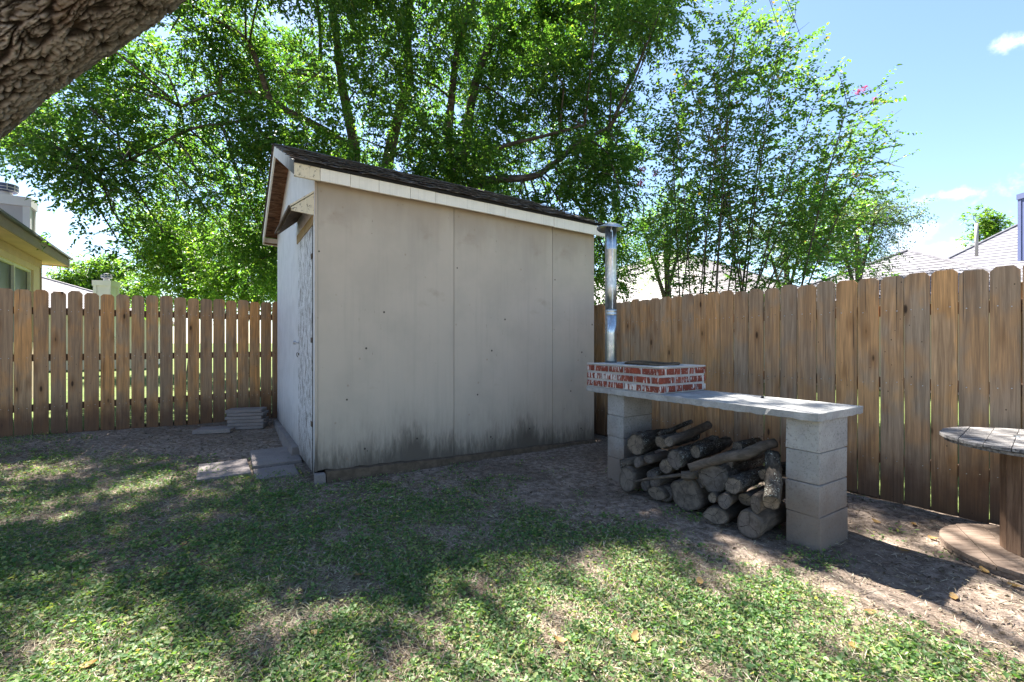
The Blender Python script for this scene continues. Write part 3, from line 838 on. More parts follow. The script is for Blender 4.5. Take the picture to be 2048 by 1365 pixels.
# droppings / bits on the slab
# ------------------------------------------------------------------ firewood
LOGS = [  # px, y (end centre), diameter px, e offset, length, yaw deg (+ = swings away), pitch deg, kind, label
 (1270, 890, 45, -.02, .40, 6, 0, 'bark', 'fat grey-barked log on top of the left end of the firewood pile'),
 (1241, 931, 20, -.10, .30, -48, 20, 'bark', 'short mossy branch poking out leftmost from the firewood pile'),
 (1274, 925, 20, -.09, .38, 3, 0, 'barkless', 'small pale split-faced log beneath the fat top-left log'),
 (1296, 920, 17, -.08, .42, 0, 0, 'barkless', 'thin pale round log right of the split-faced one'),
 (1253, 960, 46, -.13, .42, 8, 0, 'barkless', 'large dusty log at the bottom left corner of the woodpile'),
 (1321, 886, 26, -.03, .36, 5, 0, 'bark', 'bluish slant-cut log wedged between the two top rows'),
 (1337, 885, 19, -.07, .55, 10, 4, 'barkless', 'pale smooth branch lying on top of the woodpile'),
 (1318, 868, 10, .16, .34, 2, 7, 'bark', 'thin mottled stick at the back top of the woodpile'),
 (1348, 920, 38, -.06, .50, 8, 3, 'bark', 'dark lichen-spotted log in the upper middle of the pile'),
 (1332, 932, 29, -.03, .40, 4, 0, 'barkless', 'tan log half hidden behind the lichen-spotted one'),
 (1303, 952, 22, -.06, .40, 0, 6, 'bark', 'knobbly branch stub in the lower left of the pile'),
 (1288, 973, 20, -.10, .40, 2, 0, 'barkless', 'small dusty log end low at the left of the pile'),
 (1307, 966, 21, -.09, .40, 6, 0, 'barkless', 'small round log directly under the pointed stick'),
 (1311, 987, 32, -.10, .36, 4, 0, 'barkless', 'flattened dusty log resting on the ground at the left'),
 (1371, 990, 68, -.07, .46, 6, 0, 'barkless', 'biggest irregular trunk section in the centre of the woodpile'),
 (1427, 958, 60, -.07, .58, 9, 5, 'bark', 'thick black-barked log stretching across the right half'),
 (1466, 972, 33, -.12, .36, 6, 0, 'bark', 'white-flecked log resting on the right half of the pile'),
 (1424, 996, 20, -.11, .34, 6, 0, 'barkless', 'small oval dark-faced log end at mid right'),
 (1448, 1005, 27, -.16, .40, 14, 5, 'barkless', 'pale ringed log poking forward above the bottom row'),
 (1429, 1032, 43, -.14, .40, 5, 0, 'barkless', 'low dusty oblong log second from the right on the ground'),
 (1498, 1050, 54, -.14, .33, 4, 0, 'barkless', 'round sawn log at the bottom right beside the block pillar'),
 (1510, 1009, 30, -.13, .30, 4, 3, 'barkless', 'split log with bluish grey face on the bottom right log'),
 (1543, 1008, 33, -.18, .40, 26, 36, 'bark', 'knobbly log leaning upward against the right pillar'),
 (1390, 905, 26, .08, .40, 4, 2, 'bark', 'dark log in the back row left of the crooked branch'),
 (1455, 925, 24, .06, .40, 4, 0, 'bark', 'shadowed log behind the thick black-barked one'),
 (1395, 965, 26, -.02, .40, 2, 0, 'barkless', 'dusty log wedged between the biggest section and the black-barked log'),
 (1490, 1000, 26, -.04, .40, 3, 0, 'barkless', 'shadowed log behind the pale ringed one'),
 (1330, 1000, 30, -.03, .38, 3, 0, 'barkless', 'shadowed log on the ground left of the biggest section'),
 (1530, 950, 24, .05, .35, 4, 0, 'bark', 'dark log end high at the right, behind the leaning log'),
 (1474, 893, 18, .14, .22, 2, 0, 'bark', 'short broken stub behind the long crooked branch'),
]
def log_mesh(r, L, kind, bend=0.0, irregular=0.0, r_end=None, n=22, seg=14, end_el=(1, 1)):
    r_end = r_end or r * random.uniform(.82, 1.0)
    seed = random.uniform(0, 100)
    vs, fs, mi = [], [], []
    rough = .10 if kind == 'bark' else .04
    for i in range(seg + 1):
        t = i / seg; x = L * t; rr = r + (r_end - r) * t
        cy = bend * math.sin(t * math.pi * 1.1) ; cz = bend * .5 * math.sin(t * 5 + seed)
        for k in range(n):
            th = 2 * math.pi * k / n
            q = Vector((math.cos(th) * 1.2, math.sin(th) * 1.2, t * 4 * L / .4 + seed))
            w = 1 + irregular * noise.noise(Vector((math.cos(th), math.sin(th), seed))) * 1.6 + rough * noise.noise(q * 3) * 2.2 + .05 * noise.noise(q)
            if kind == 'bark': w += .02 * math.sin(9 * th + 3 * noise.noise(q))
            if i == 0: w *= .965
            vs.append((x + (.012 * math.cos(th + seed) if i == 0 else 0), cy + rr * w * math.cos(th) * end_el[0], cz + rr * w * math.sin(th) * end_el[1]))
    for i in range(seg):
        for k in range(n):
            k2 = (k + 1) % n; fs.append((i * n + k, (i + 1) * n + k, (i + 1) * n + k2, i * n + k2)); mi.append(0)
    # stepped end: bark ring lip then the sawn face
    for side, base in ((0, 0), (1, seg * n)):
        inner = []
        for k in range(n):
            x, y, z = vs[base + k]; vs.append((x + (.004 if side == 0 else -.004), y * .90, z * .90)); inner.append(len(vs) - 1)
        for k in range(n):
            k2 = (k + 1) % n
            f = (base + k, base + k2, inner[k2], inner[k]); fs.append(f if side == 0 else f[::-1]); mi.append(0)
        f = tuple(inner); fs.append(f[::-1] if side == 1 else f); mi.append(1)
    me = mesh('log', vs, fs, [MAT[kind], MAT['cut']], False, mi)
    me.polygons.foreach_set('use_smooth', [m_ == 0 for m_ in mi])
    return me
for (px, y, dpx, e0, L, yaw, pitch, kind, lab) in LOGS:
    o_ = S0 + be * e0; s_ = solve(o_, bd, px); p = o_ + bd * s_
    z = EYE - (y - 684) / F * p.y; r = dpx / 2 / F * p.y
    z = max(z, r * .93)
    dirv = (be * math.cos(R(yaw)) + bd * math.sin(R(yaw))) * math.cos(R(pitch)) + V(0, 0, math.sin(R(pitch)))
    irr = .16 if dpx in (68, 32, 43) else .04
    el = (1, 1)
    if dpx in (32, 43): el = (1.15, .82)
    if dpx == 46: el = (.8, 1.1)
    if y == 1009: el = (.8, 1.25)
    L = L * (1.35 if pitch < 20 else 1) * random.uniform(.92, 1.08)
    me = log_mesh(r, L, kind, random.uniform(-.012, .012), irr, None, end_el=el)
    o = link('log', me, None, p + V(0, 0, z))
    xa = dirv.normalized(); za = V(0, 0, 1); ya = za.cross(xa).normalized(); za = xa.cross(ya)
    o.rotation_euler = Matrix((xa, ya, za)).transposed().to_euler()
    tag(o, lab, 'log', 'firewood logs stacked under the barbecue counter')
# long crooked branch and the pointed stick
def branch(name, pts, radii, mat, lab, cat, group=None, n=12):
    pp = []
    for (px, y, e0) in pts:
        o_ = S0 + be * e0; s_ = solve(o_, bd, px); p = o_ + bd * s_; p.z = EYE - (y - 684) / F * p.y; pp.append(p)
    # resample
    path, rr = [], []
    for i in range(len(pp) - 1):
        for q in range(5):
            t = q / 5; path.append(pp[i].lerp(pp[i + 1], t)); rr.append(radii[i] + (radii[i + 1] - radii[i]) * t)
    path.append(pp[-1]); rr.append(radii[-1])
    vs, fs = tube_data(path, rr, n, True, lambda i, th: 1 + .12 * noise.noise(Vector((math.cos(th) * 1.5, math.sin(th) * 1.5, i * .6))))
    o = add(name, vs, fs, [MAT[mat], MAT['cut']], None, pp[0], True); o.data.polygons[-2].material_index = 1; o.data.polygons[-1].material_index = 1
    return tag(o, lab, cat, group)
branch('log', [(1378, 936, -.17), (1412, 926, -.10), (1452, 915, -.04), (1492, 908, .04), (1525, 893, .12), (1551, 886, .2)], [.031, .032, .036, .04, .037, .030], 'barkless',
       'long crooked branch lying across the top of the woodpile', 'log', 'firewood logs stacked under the barbecue counter')
branch('stick', [(1267, 964, -.20), (1300, 958, -.19), (1340, 953, -.17), (1362, 950, -.14)], [.006, .013, .012, .013], 'barkless',
       'thin pointed stick jutting left across the woodpile', 'stick')
branch('log', [(1362, 950, -.13), (1375, 952, -.10), (1400, 946, -.03), (1430, 940, .06)], [.028, .036, .036, .033], 'barkless',
       'tapered log behind the pointed stick', 'log', 'firewood logs stacked under the barbecue counter')

# ------------------------------------------------------------------ cable spool table
SC = V(3.15, 2.70, 0); SR = .45
spool = empty('cable_spool_table', tuple(SC), 'old wooden cable spool standing as a table against the right fence', 'table')
def woodmat(name, a, b, st):
    m = M(name, .85, .2); m.use_random_offset(5)
    n = m.noise(1.0, 6, .7, st, .5); c = m.mix(m.rng(n, .36, .64), a, b)
    c = m.mix(m.math('MULTIPLY', m.rand(), .3), c, tuple(x * .5 for x in a)); m.color(c); m.bump(n, .6, .006); return m.m
MAT['grey_plank'] = woodmat('silvered_plank', (.07, .065, .065), (.30, .285, .275), (5, 45, 45))
MAT['brown_plank'] = woodmat('dusty_plank', (.13, .092, .07), (.25, .19, .15), (4, 60, 60))
MAT['ply_drum'] = woodmat('brown_drum', (.14, .085, .055), (.25, .16, .105), (40, 40, 3))
def disc(z0, z1, ang, mat, name, w=.112, curl=.004, rad=SR):
    dx = V(math.cos(R(ang)), math.sin(R(ang)), 0); dy = V(-dx.y, dx.x, 0)
    k = int(rad / w) + 1; y = -rad
    while y < rad - .01:
        y1 = min(y + w - .0035, rad - .001)
        xs = []
        nn = 8
        right, left = [], []
        for i in range(nn + 1):
            yy = y + (y1 - y) * i / nn; h = math.sqrt(max(1e-6, rad * rad - yy * yy)) + random.uniform(-.003, .002)
            right.append((h, yy)); left.append((-h, yy))
        out = right + left[::-1]
        lift = random.uniform(-curl, curl)
        pts = [SC + dx * a + dy * b + V(0, 0, z0 + lift) for a, b in out]
        prism('plank', pts, V(0, 0, z1 - z0), mat, spool, SC + dy * ((y + y1) / 2) + V(0, 0, z0), bevel=.0)
        y += w
disc(.705, .722, 40, MAT['grey_plank'], 'top'); disc(.682, .699, 130, MAT['grey_plank'], 'under', .112, .003, SR - .022)
disc(.028, .052, 60, MAT['brown_plank'], 'base', .15, .003); disc(.0, .024, 150, MAT['brown_plank'], 'base', .112, .002, SR - .006)
for k in range(14):
    th = 2 * math.pi * k / 14; w = 2 * .172 * math.tan(math.pi / 14) - .003
    rdir = V(math.cos(th), math.sin(th), 0); tdir = V(-rdir.y, rdir.x, 0)
    box('stave', SC + rdir * .155 - tdir * w / 2 + V(0, 0, .053), rdir * .018, tdir * w, V(0, 0, .625), MAT['ply_drum'], spool, .002)
s = Soup()
for k in range(4):
    c = SC + V(.11 * math.cos(k * 1.57 + .4), .11 * math.sin(k * 1.57 + .4), .722)
    s.tube([c, c + V(0, 0, .012)], [.014, .014], 6)
s.build('bolt_heads', MAT['galv'], spool)

# ------------------------------------------------------------------ pavers
def quad_paver(pts, zt, th, lab, group=None, tilt=0):
    g = [V(*ground_at(*p), 0) for p in pts]
    # true rectangle from measured near edge and depth
    a, b, c, d = g
    o = prism('paver', [p + V(0, 0, zt + (tilt if i > 1 else 0)) for i, p in enumerate((a, b, c, d))], V(0, 0, -th), MAT['paver'], None, a, bevel=.004)
    return tag(o, lab, 'paver', group)
GP = 'concrete pavers by the shed door'
quad_paver([(392, 966), (503, 950), (493, 922), (398, 934)], .026, .045, 'flat concrete paver in the grass, farthest left of the loose ones by the door', GP)
quad_paver([(505, 938), (604, 925), (591, 897), (500, 907)], .03, .045, 'flat concrete paver lying nearest the shed door', GP, .004)
quad_paver([(512, 962), (598, 950), (588, 931), (506, 942)], .016, .03, 'half-buried paver in front of the one by the shed door', GP)
# stack of pavers against the fence: near face follows the left fence
pb = at(452, 849, 6.42); pb.z = gz(pb.x, pb.y) - .006; pdx = V(.97, .24, 0).normalized(); pdy = V(-.24, .97, 0).normalized()
pw = .47
zz = .0
names = ['bottom paver of the neat stack by the fence', 'second paver from the bottom of the stack by the fence', 'middle paver of the stack by the fence', 'third paver from the top of the stack by the fence', 'second paver from the top of the stack by the fence', 'topmost paver of the stack by the fence']
for k in range(6):
    h = .047; j = random.uniform(-.018, .018)
    o = box('paver', pb + pdx * j + V(0, 0, zz), pdx * pw, pdy * .28, V(0, 0, h - .004), MAT['paver'], None, .006, .0015)
    tag(o, names[k], 'paver', 'pavers stacked by the fence'); zz += h
pl_ = at(384, 846, 6.15); pl_.z = gz(pl_.x, pl_.y) - .004
o = box('paver', pl_, pdx * .46, pdy * .30, V(0, 0, .05), MAT['paver'], None, .004, .001)
tag(o, 'single paver lying flat left of the paver stack', 'paver', 'pavers stacked by the fence')

# ------------------------------------------------------------------ leaf clouds
def leaf_mesh(name, pos, d, n, L, W, mat, hexa=False, fold=.25):
    """vectorised leaves; pos base point, d direction, n normal"""
    pos, d, n = (np.asarray(x, dtype=np.float64) for x in (pos, d, n))
    N = len(pos); L = np.asarray(L)[:, None]; W = np.asarray(W)[:, None]
    d /= np.linalg.norm(d, axis=1)[:, None] + 1e-9
    s = np.cross(d, n); s /= np.linalg.norm(s, axis=1)[:, None] + 1e-9
    nn = np.cross(s, d)
    if hexa:
        vs = np.stack([pos, pos + d * L * .3 + s * W * .5 + nn * W * fold, pos + d * L * .72 + s * W * .36 + nn * W * fold * .6, pos + d * L - nn * L * .08,
                       pos + d * L * .72 - s * W * .36 + nn * W * fold * .6, pos + d * L * .3 - s * W * .5 + nn * W * fold], 1)
        loops = np.array([0, 1, 2, 3, 0, 3, 4, 5]); per = 6; nf = 2; sz = [4, 4]
    else:
        vs = np.stack([pos, pos + d * L * .42 + s * W * .5 + nn * W * fold, pos + d * L - nn * L * .06, pos + d * L * .42 - s * W * .5 + nn * W * fold], 1)
        loops = np.array([0, 1, 2, 0, 2, 3]); per = 4; nf = 2; sz = [3, 3]
    me = bpy.data.meshes.new(name)
    me.vertices.add(N * per); me.vertices.foreach_set('co', vs.reshape(-1).astype(np.float32))
    idx = (loops[None, :] + (np.arange(N) * per)[:, None]).reshape(-1)
    me.loops.add(len(idx)); me.loops.foreach_set('vertex_index', idx.astype(np.int32))
    me.polygons.add(N * nf)
    st = np.arange(N * nf) * sz[0]
    me.polygons.foreach_set('loop_start', st.astype(np.int32))
    me.materials.append(mat); me.update(calc_edges=True); return me
def unit(v): return v / (np.linalg.norm(v, axis=-1, keepdims=True) + 1e-9)
def sprigs(centers, dirs, n_leaf, Ls, leafL, leafW, droop=.3, spread=.75):
    """leaves along short twigs; returns pos, dir, normal, L, W"""
    centers = np.asarray(centers); dirs = unit(np.asarray(dirs)); N = len(centers)
    t = (np.arange(n_leaf) + .5) / n_leaf
    Ls = np.asarray(Ls)
    side = unit(np.cross(dirs, np.array([.05, .03, 1.0])) + rng.normal(0, .25, (N, 3)))
    p = centers[:, None, :] + dirs[:, None, :] * (t[None, :, None] * Ls[:, None, None])
    p[..., 2] -= droop * (t[None, :] ** 2) * Ls[:, None]
    alt = np.where(np.arange(n_leaf) % 2 == 0, 1.0, -1.0)
    ld = dirs[:, None, :] * (1 - spread * .55) + side[:, None, :] * alt[None, :, None] * spread + rng.normal(0, .28, (N, n_leaf, 3))
    ld[..., 2] -= .22
    nm = rng.normal(0, .45, (N, n_leaf, 3)); nm[..., 2] += 1
    M_ = N * n_leaf
    LL = leafL * rng.uniform(.65, 1.2, M_); WW = leafW * rng.uniform(.75, 1.15, M_)
    return p.reshape(-1, 3), ld.reshape(-1, 3), nm.reshape(-1, 3), LL, WW
def n3(p, s): return noise.noise(Vector((p[0] * s, p[1] * s, p[2] * s)))
def blob_sprigs(blobs, per_m3, thr=-.12, ns=1.4, Lr=(.25, .5)):
    C, D = [], []
    for (c, r, sq) in blobs:
        n = int(per_m3 * 4.19 * r ** 3 * sq)
        for _ in range(n):
            d = np.array([random.gauss(0, 1) for _ in range(3)]); d /= np.linalg.norm(d)
            rad = random.random() ** (1 / 2.4)
            p = np.array([c[0] + d[0] * r * rad, c[1] + d[1] * r * rad, c[2] + d[2] * r * rad * sq])
            if n3(p, ns) < thr + random.uniform(-.08, .08): continue
            C.append(p); D.append(d * .7 + np.array([random.gauss(0, .4), random.gauss(0, .4), random.gauss(0, .3)]))
    return np.array(C), np.array(D)
def twig_net(soup, blobs, anchors, r0=.02):
    """thin branches from the limb points to every leaf mass, forking inside it"""
    for (c, r, sq) in blobs:
        c = Vector(c)
        a = min(anchors, key=lambda q: (q - c).length)
        mid = a.lerp(c, .5) + V(random.uniform(-.2, .2), random.uniform(-.2, .2), random.uniform(-.05, .25))
        soup.tube([a, a.lerp(mid, .5) + V(0, 0, .05), mid, mid.lerp(c, .5), c], [r0 * 1.3, r0 * 1.1, r0, r0 * .8, r0 * .6], 5)
        for _ in range(5):
            d = V(random.gauss(0, 1), random.gauss(0, 1), random.gauss(0, .8)).normalized() * r * random.uniform(.6, .95)
            st = mid.lerp(c, random.uniform(.3, 1))
            soup.tube([st, st + d * .5 + V(0, 0, .04), st + d], [r0 * .5, r0 * .35, r0 * .15], 4)
def smooth_path(pts, k=6):
    out = []
    pts = [Vector(p) for p in pts]; n = len(pts)
    for i in range(n - 1):
        p0, p1, p2, p3 = pts[max(i - 1, 0)], pts[i], pts[i + 1], pts[min(i + 2, n - 1)]
        for q in range(k):
            t = q / k
            out.append(.5 * ((2 * p1) + (p2 - p0) * t + (2 * p0 - 5 * p1 + 4 * p2 - p3) * t * t + (-p0 + 3 * p1 - 3 * p2 + p3) * t ** 3))
    out.append(pts[-1]); return out
def limb(soup, pts, r0, r1, n=8, k=6):
    path = smooth_path(pts, k); m = len(path)
    soup.tube(path, [r0 + (r1 - r0) * (i / (m - 1)) ** .8 for i in range(m)], n)
    return path
def inpoly(x, y, poly):
    c = False; n = len(poly); j = n - 1
    for i in range(n):
        xi, yi = poly[i]; xj, yj = poly[j]
        if (yi > y) != (yj > y) and x < (xj - xi) * (y - yi) / (yj - yi) + xi: c = not c
        j = i
    return c
def tree(name, label, base, limbs, blobs, mat, leafL, leafW, nleaf, per_m3, thr, ns, barkmat, r0=.02, Lr=(.25, .5), extra=None, droop=.3, hexa=False, group=None):
    root = empty(name, tuple(base), label, 'tree', group)
    s = Soup(); anchors = []
    for (pts, a, b) in limbs: anchors += limb(s, pts, a, b)[3:]
    twig_net(s, blobs, anchors, r0)
    s.build('trunk', barkmat, root, base, True)
    C, D = blob_sprigs(blobs, per_m3, thr, ns, Lr)
    if extra is not None:
        C = np.concatenate([C, extra[0]]); D = np.concatenate([D, extra[1]])
    Ls = rng.uniform(Lr[0], Lr[1], len(C))
    pos, ld, nm, LL, WW = sprigs(C, D, nleaf, Ls, leafL, leafW, droop)
    pos = pos - np.array(base)
    cr_ = link('crown', leaf_mesh('crown', pos, ld, nm, LL, WW, mat, hexa), root, base)
    cr_['kind'] = 'stuff'
    # the twigs that carry the leaves
    print(name, 'leaves', len(pos))
    return root

# --- big tree behind the shed
BASE = V(-1.3, 10.9, 0)
BT = []
poly = [(-60, -420), (1350, -420), (1335, 60), (1265, 150), (1270, 330), (1235, 440), (1210, 580), (560, 560), (500, 470), (410, 420), (340, 430), (300, 490), (260, 470), (190, 385), (110, 320), (40, 280), (-60, 240)]
for yy in range(-400, 570, 72):
    for xx in range(-40, 1330, 76):
        x = xx + random.uniform(-35, 35); y = yy + random.uniform(-32, 32)
        if not inpoly(x, y, poly): continue
        # photo: brighter, thinner middle-left and low right; keep everything but vary depth
        Y = random.uniform(8.6, 12.2)
        if x < 350: Y = random.uniform(8.0, 10.0)
        if y < 0: Y = random.uniform(7.2, 11.5)
        r = random.uniform(.55, .95) * Y / 10.5
        BT.append((at(x, y, Y), r, .8))
for (x, y, Y, r) in ((1262, 180, 9.4, .35), (1300, 90, 9.5, .45), (1315, 20, 9.5, .5), (1240, 300, 9.2, .5), (1225, 470, 9.0, .4), (1235, 560, 9.0, .33), (200, 435, 8.8, .3), (235, 480, 8.8, .25),
                     (330, 470, 9.0, .4), (60, 300, 8.6, .3), (20, 290, 8.6, .3), (130, 345, 8.6, .3), (450, 470, 10, .5), (520, 520, 10.5, .5), (290, 520, 9, .22)):
    BT.append((at(x, y, Y), r, .8))
def shade_spot(p):
    return p[0] + .306 * p[2], p[1] - .601 * p[2]
def sunny(p):
    gx, gy = shade_spot(p)
    if gy < 3.1 and gx > -.2: return True
    if gy < 2.35 and gx > -2.6: return True
    if gx > 1.75 and gy < 3.9: return True
    if gx < -2.2 and 3.7 < gy < 5.1: return True
    if gx < -1.6 and gy < 2.15: return True
    if -.3 < gx < 1.1 and 2.5 < gy < 3.0: return True
    return False
BT = [b for b in BT if not (sunny(b[0]) and random.random() < (.97 if b[0].z > 1.31 + .7516 * b[0].y else .5))]  # crown masses cut away where their shade would cover the sun patches
def A(pts): return [at(*p) for p in pts]
limbs = [
 ([BASE, at(905, 430, 10.8), at(905, 338, 10.6)], .26, .20),
 ([at(905, 345, 10.6), at(898, 280, 10.4), at(903, 200, 10.3), at(915, 100, 10.2), at(945, 0, 10), at(970, -120, 9.8)], .11, .05),
 ([at(908, 345, 10.6), at(932, 285, 10.6), at(940, 220, 10.8), at(962, 130, 11), at(1012, 20, 11), at(1040, -120, 11)], .15, .06),
 ([at(908, 345, 10.6), at(945, 318, 10.2), at(1010, 292, 9.9), at(1090, 272, 9.6), at(1170, 250, 9.4)], .07, .025),
 ([BASE + V(0, 0, .8), at(900, 440, 10.2), at(960, 368, 9.8), at(1060, 355, 9.6), at(1105, 330, 9.6), at(1160, 285, 9.5), at(1220, 255, 9.4)], .13, .03),
 ([BASE + V(-.2, 0, .5), at(770, 420, 11), at(775, 330, 11), at(795, 240, 10.8), at(818, 160, 10.6), at(816, 70, 10.4), at(825, -60, 10)], .2, .06),
 ([at(815, 230, 10.6), at(800, 130, 11), at(835, 40, 11)], .05, .03),
 ([BASE + V(-.4, .1, .4), at(720, 400, 11.2), at(710, 300, 11), at(690, 200, 10.8), at(678, 120, 10.6), at(665, 0, 10.3), at(650, -100, 10)], .17, .06),
 ([at(710, 305, 11), at(660, 268, 10.6), at(600, 235, 10.2), at(545, 205, 9.9), at(520, 140, 9.7), at(492, 80, 9.5), at(430, 40, 9.3), at(380, 10, 9)], .11, .03),
 ([at(600, 236, 10.2), at(520, 190, 9.8), at(440, 185, 9.5), at(360, 215, 9.2)], .06, .02),
 ([at(672, 160, 10.7), at(610, 150, 10.4), at(560, 145, 10)], .05, .02),
 ([at(640, 120, 10.5), at(640, 60, 10.4), at(630, -40, 10.2)], .05, .03),
 ([at(545, 225, 9.9), at(470, 245, 9.5), at(380, 260, 9.2), at(260, 320, 8.9), at(170, 350, 8.7)], .045, .012),
]
# loose sprays hanging from the left and right rim
ex_c, ex_d = [], []
for (x, y, Y) in ((60, 320, 8.5), (90, 350, 8.5), (120, 400, 8.5), (112, 375, 8.4), (165, 430, 8.4), (168, 452, 8.4), (195, 435, 8.4), (185, 470, 8.4), (205, 495, 8.4), (232, 500, 8.5), (250, 515, 8.5), (262, 490, 8.5),
                  (235, 455, 8.5), (215, 425, 8.5), (275, 530, 8.6), (290, 505, 8.6), (245, 540, 8.6), (90, 462, 8.4), (20, 318, 8.3), (38, 345, 8.4), (300, 470, 8.6), (140, 410, 8.4), (1320, 140, 9.4), (1345, 60, 9.4), (1335, 100, 9.4), (1290, 160, 9.3)):
    for _ in range(2):
        ex_c.append(np.array(at(x + random.uniform(-6, 6), y + random.uniform(-6, 6), Y))); ex_d.append(np.array([random.uniform(-1, .3), random.uniform(-.4, .4), random.uniform(-.5, .3)]))
big = tree('shade_tree', 'large many-limbed green tree spreading behind and over the shed', BASE, limbs, BT, MAT['leaf_big'], .10, .047, 11, 150, -.34, 2.0, MAT['limb'], .018, (.22, .42), (np.array(ex_c), np.array(ex_d)))

# --- crape myrtle behind the right fence
def crape():
    base = V(3.25, 7.9, 0)
    root = empty('crape_myrtle', tuple(base), 'tall multi-stemmed crape myrtle with a few pink flowers behind the right fence', 'tree')
    s = Soup(); C, D = [], []
    tips = []
    for i in range(7):
        x = random.choice((random.uniform(1300, 1540), random.uniform(1400, 1700), random.uniform(1340, 1640)))
        lim = np.interp(x, [1280, 1350, 1480, 1560, 1620, 1700, 1770], [190, 110, 20, 40, 130, 230, 330])
        y = random.uniform(lim, lim + 190); tips.append((x, y))
    tips += [(1490, 15), (1520, 40), (1470, 70), (1590, 30), (1735, 225), (1755, 300), (1700, 195), (1690, 260), (1775, 330), (1640, 180), (1365, 130), (1440, 90), (1760, 260), (1560, 90)]
    for (x, y) in tips:
        b = base + V(random.gauss(0, .5) + (x - 1450) / 330, random.gauss(0, .45), 0)
        Y = b.y + random.uniform(-1.2, 1.2) - .3
        tip = at(x, y, Y)
        m1 = b.lerp(tip, .38); m1.x = b.x + (tip.x - b.x) * .25; m1.z = tip.z * .40
        m2 = b.lerp(tip, .72); m2.x = b.x + (tip.x - b.x) * .6; m2.z = tip.z * .74
        r = random.uniform(.014, .026)
        path = limb(s, [b, m1, m2, tip], r, .004, 6, 7)
        n = len(path)
        for k in range(int(n * .34), n):
            for _ in range(2):
                p = path[k] + V(random.gauss(0, .05), random.gauss(0, .05), random.gauss(0, .05))
                d = V(random.gauss(.25, .8), random.gauss(0, .7), random.gauss(.25, .4)).normalized()
                C.append(np.array(p)); D.append(np.array(d))
                q = p + d * .45; s.tube([path[k], p + d * .25, q], [.005, .004, .002], 4)
                if random.random() < .55:
                    p2 = p + d * random.uniform(.1, .4)
                    d2 = (d + V(random.gauss(0, .7), random.gauss(0, .7), random.gauss(.1, .4))).normalized()
                    C.append(np.array(p2)); D.append(np.array(d2))
    s.build('stems', MAT['limb'], root, base, True)
    C, D = np.array(C), np.array(D)
    bl = []
    for _ in range(46):
        x = random.uniform(1310, 1730); lo = np.interp(x, [1300, 1500, 1730], [300, 300, 400]); y = random.uniform(lo, 545)
        bl.append((at(x, y, random.uniform(7.6, 9.0)), random.uniform(.3, .5), .8))
    cpoly = [(1285, 200), (1360, 130), (1480, 30), (1600, 30), (1630, 130), (1700, 215), (1735, 320), (1750, 420), (1740, 545), (1300, 570)]
    for yy in range(40, 560, 44):
        for xx in range(1290, 1760, 50):
            x, y = xx + random.uniform(-22, 22), yy + random.uniform(-20, 20)
            if inpoly(x, y, cpoly) and random.random() < .95: bl.append((at(x, y, random.uniform(6.9, 8.6)), random.uniform(.24, .42), .85))
    C2, D2 = blob_sprigs(bl, 88, -.2, 2.2)
    D2 = D2 * .8 + np.array([.35, 0, .4])
    C = np.concatenate([C, C2]); D = np.concatenate([D, D2])
    pos, ld, nm, LL, WW = sprigs(C, D, 12, rng.uniform(.22, .5, len(C)), .064, .042, -.03, .9)
    print('crape leaves', len(pos))
    o = link('crown', leaf_mesh('crown', pos - np.array(base), ld, nm, LL, WW, MAT['leaf_crape'], True), root, base); o['kind'] = 'stuff'
    for (x, y, Y) in ((1285, 338, 8.0), (1312, 348, 8.0), (1281, 366, 8.0), (1750, 200, 8.2), (1728, 178, 8.2), (1712, 350, 8.1), (1445, 295, 7.8), (1716, 185, 8.2)):
        c = at(x, y, Y); pc_ = rng.normal(0, .028, (46, 3)) + np.array(c) - np.array(base)
        link('flower_cluster', leaf_mesh('flower_cluster', pc_, rng.normal(0, 1, (46, 3)), rng.normal(0, 1, (46, 3)), rng.uniform(.02, .035, 46), rng.uniform(.018, .03, 46), MAT['bloom']), root, base)['kind'] = 'stuff'
crape()

# --- other trees around the neighbours
def roundtree(name, label, cx, cy, depth, rpx, mat, leafL, nb=12, dens=30, trunk=True, spread=(1, 1), group=None, nleaf=9, dd=1.0):
    c = at(cx, cy, depth); r = rpx / F * depth
    base = V(c.x, c.y, 0)
    bl = []
    for _ in range(nb):
        th = random.uniform(0, 6.28); q = random.uniform(.2, .85)
        bl.append((c + V(math.cos(th) * r * q * spread[0], math.sin(th) * r * q * dd, random.uniform(-.6, .75) * r * spread[1]), r * random.uniform(.28, .46), .85))
    tree(name, label, base, [([base, base.lerp(c, .5) + V(.1, 0, 0), c], .09 * r + .04, .03 * r + .01), ([base.lerp(c, .6), c + V(-.4 * r, 0, .2 * r)], .04 * r, .02 * r), ([base.lerp(c, .6), c + V(.4 * r, 0, .3 * r)], .04 * r, .02 * r)],
         bl, mat, leafL, leafL * .5, nleaf, dens / max(r, .6) ** 1.2 * 2, -.2, 1.5 / max(r, .5), MAT['limb'], .012 * r, (.15 * r ** .5 + .1, .3 * r ** .5 + .1), group=group)
roundtree('sunlit_tree', 'bright green tree beyond the left fence, behind the white chimney', 175, 568, 26, 66, MAT['leaf_bright'], .19, 26, 60)
roundtree('sunlit_tree', 'yellow green bush low behind the left fence, right of the white chimney', 275, 592, 22, 48, MAT['leaf_bright'], .16, 22, 60)
roundtree('sunlit_tree', 'tall pale green tree between the left fence and the shed roof', 385, 528, 17, 105, MAT['leaf_bright'], .13, 40, 70)
roundtree('sunlit_tree', 'leafy tree right against the shed, over the left fence', 505, 540, 15, 105, MAT['leaf_bright'], .12, 40, 70)
roundtree('grey_green_tree', 'grey green bushy tree behind the crape myrtle, beside the roof', 1712, 462, 12.5, 98, MAT['leaf_grey'], .075, 44, 80)
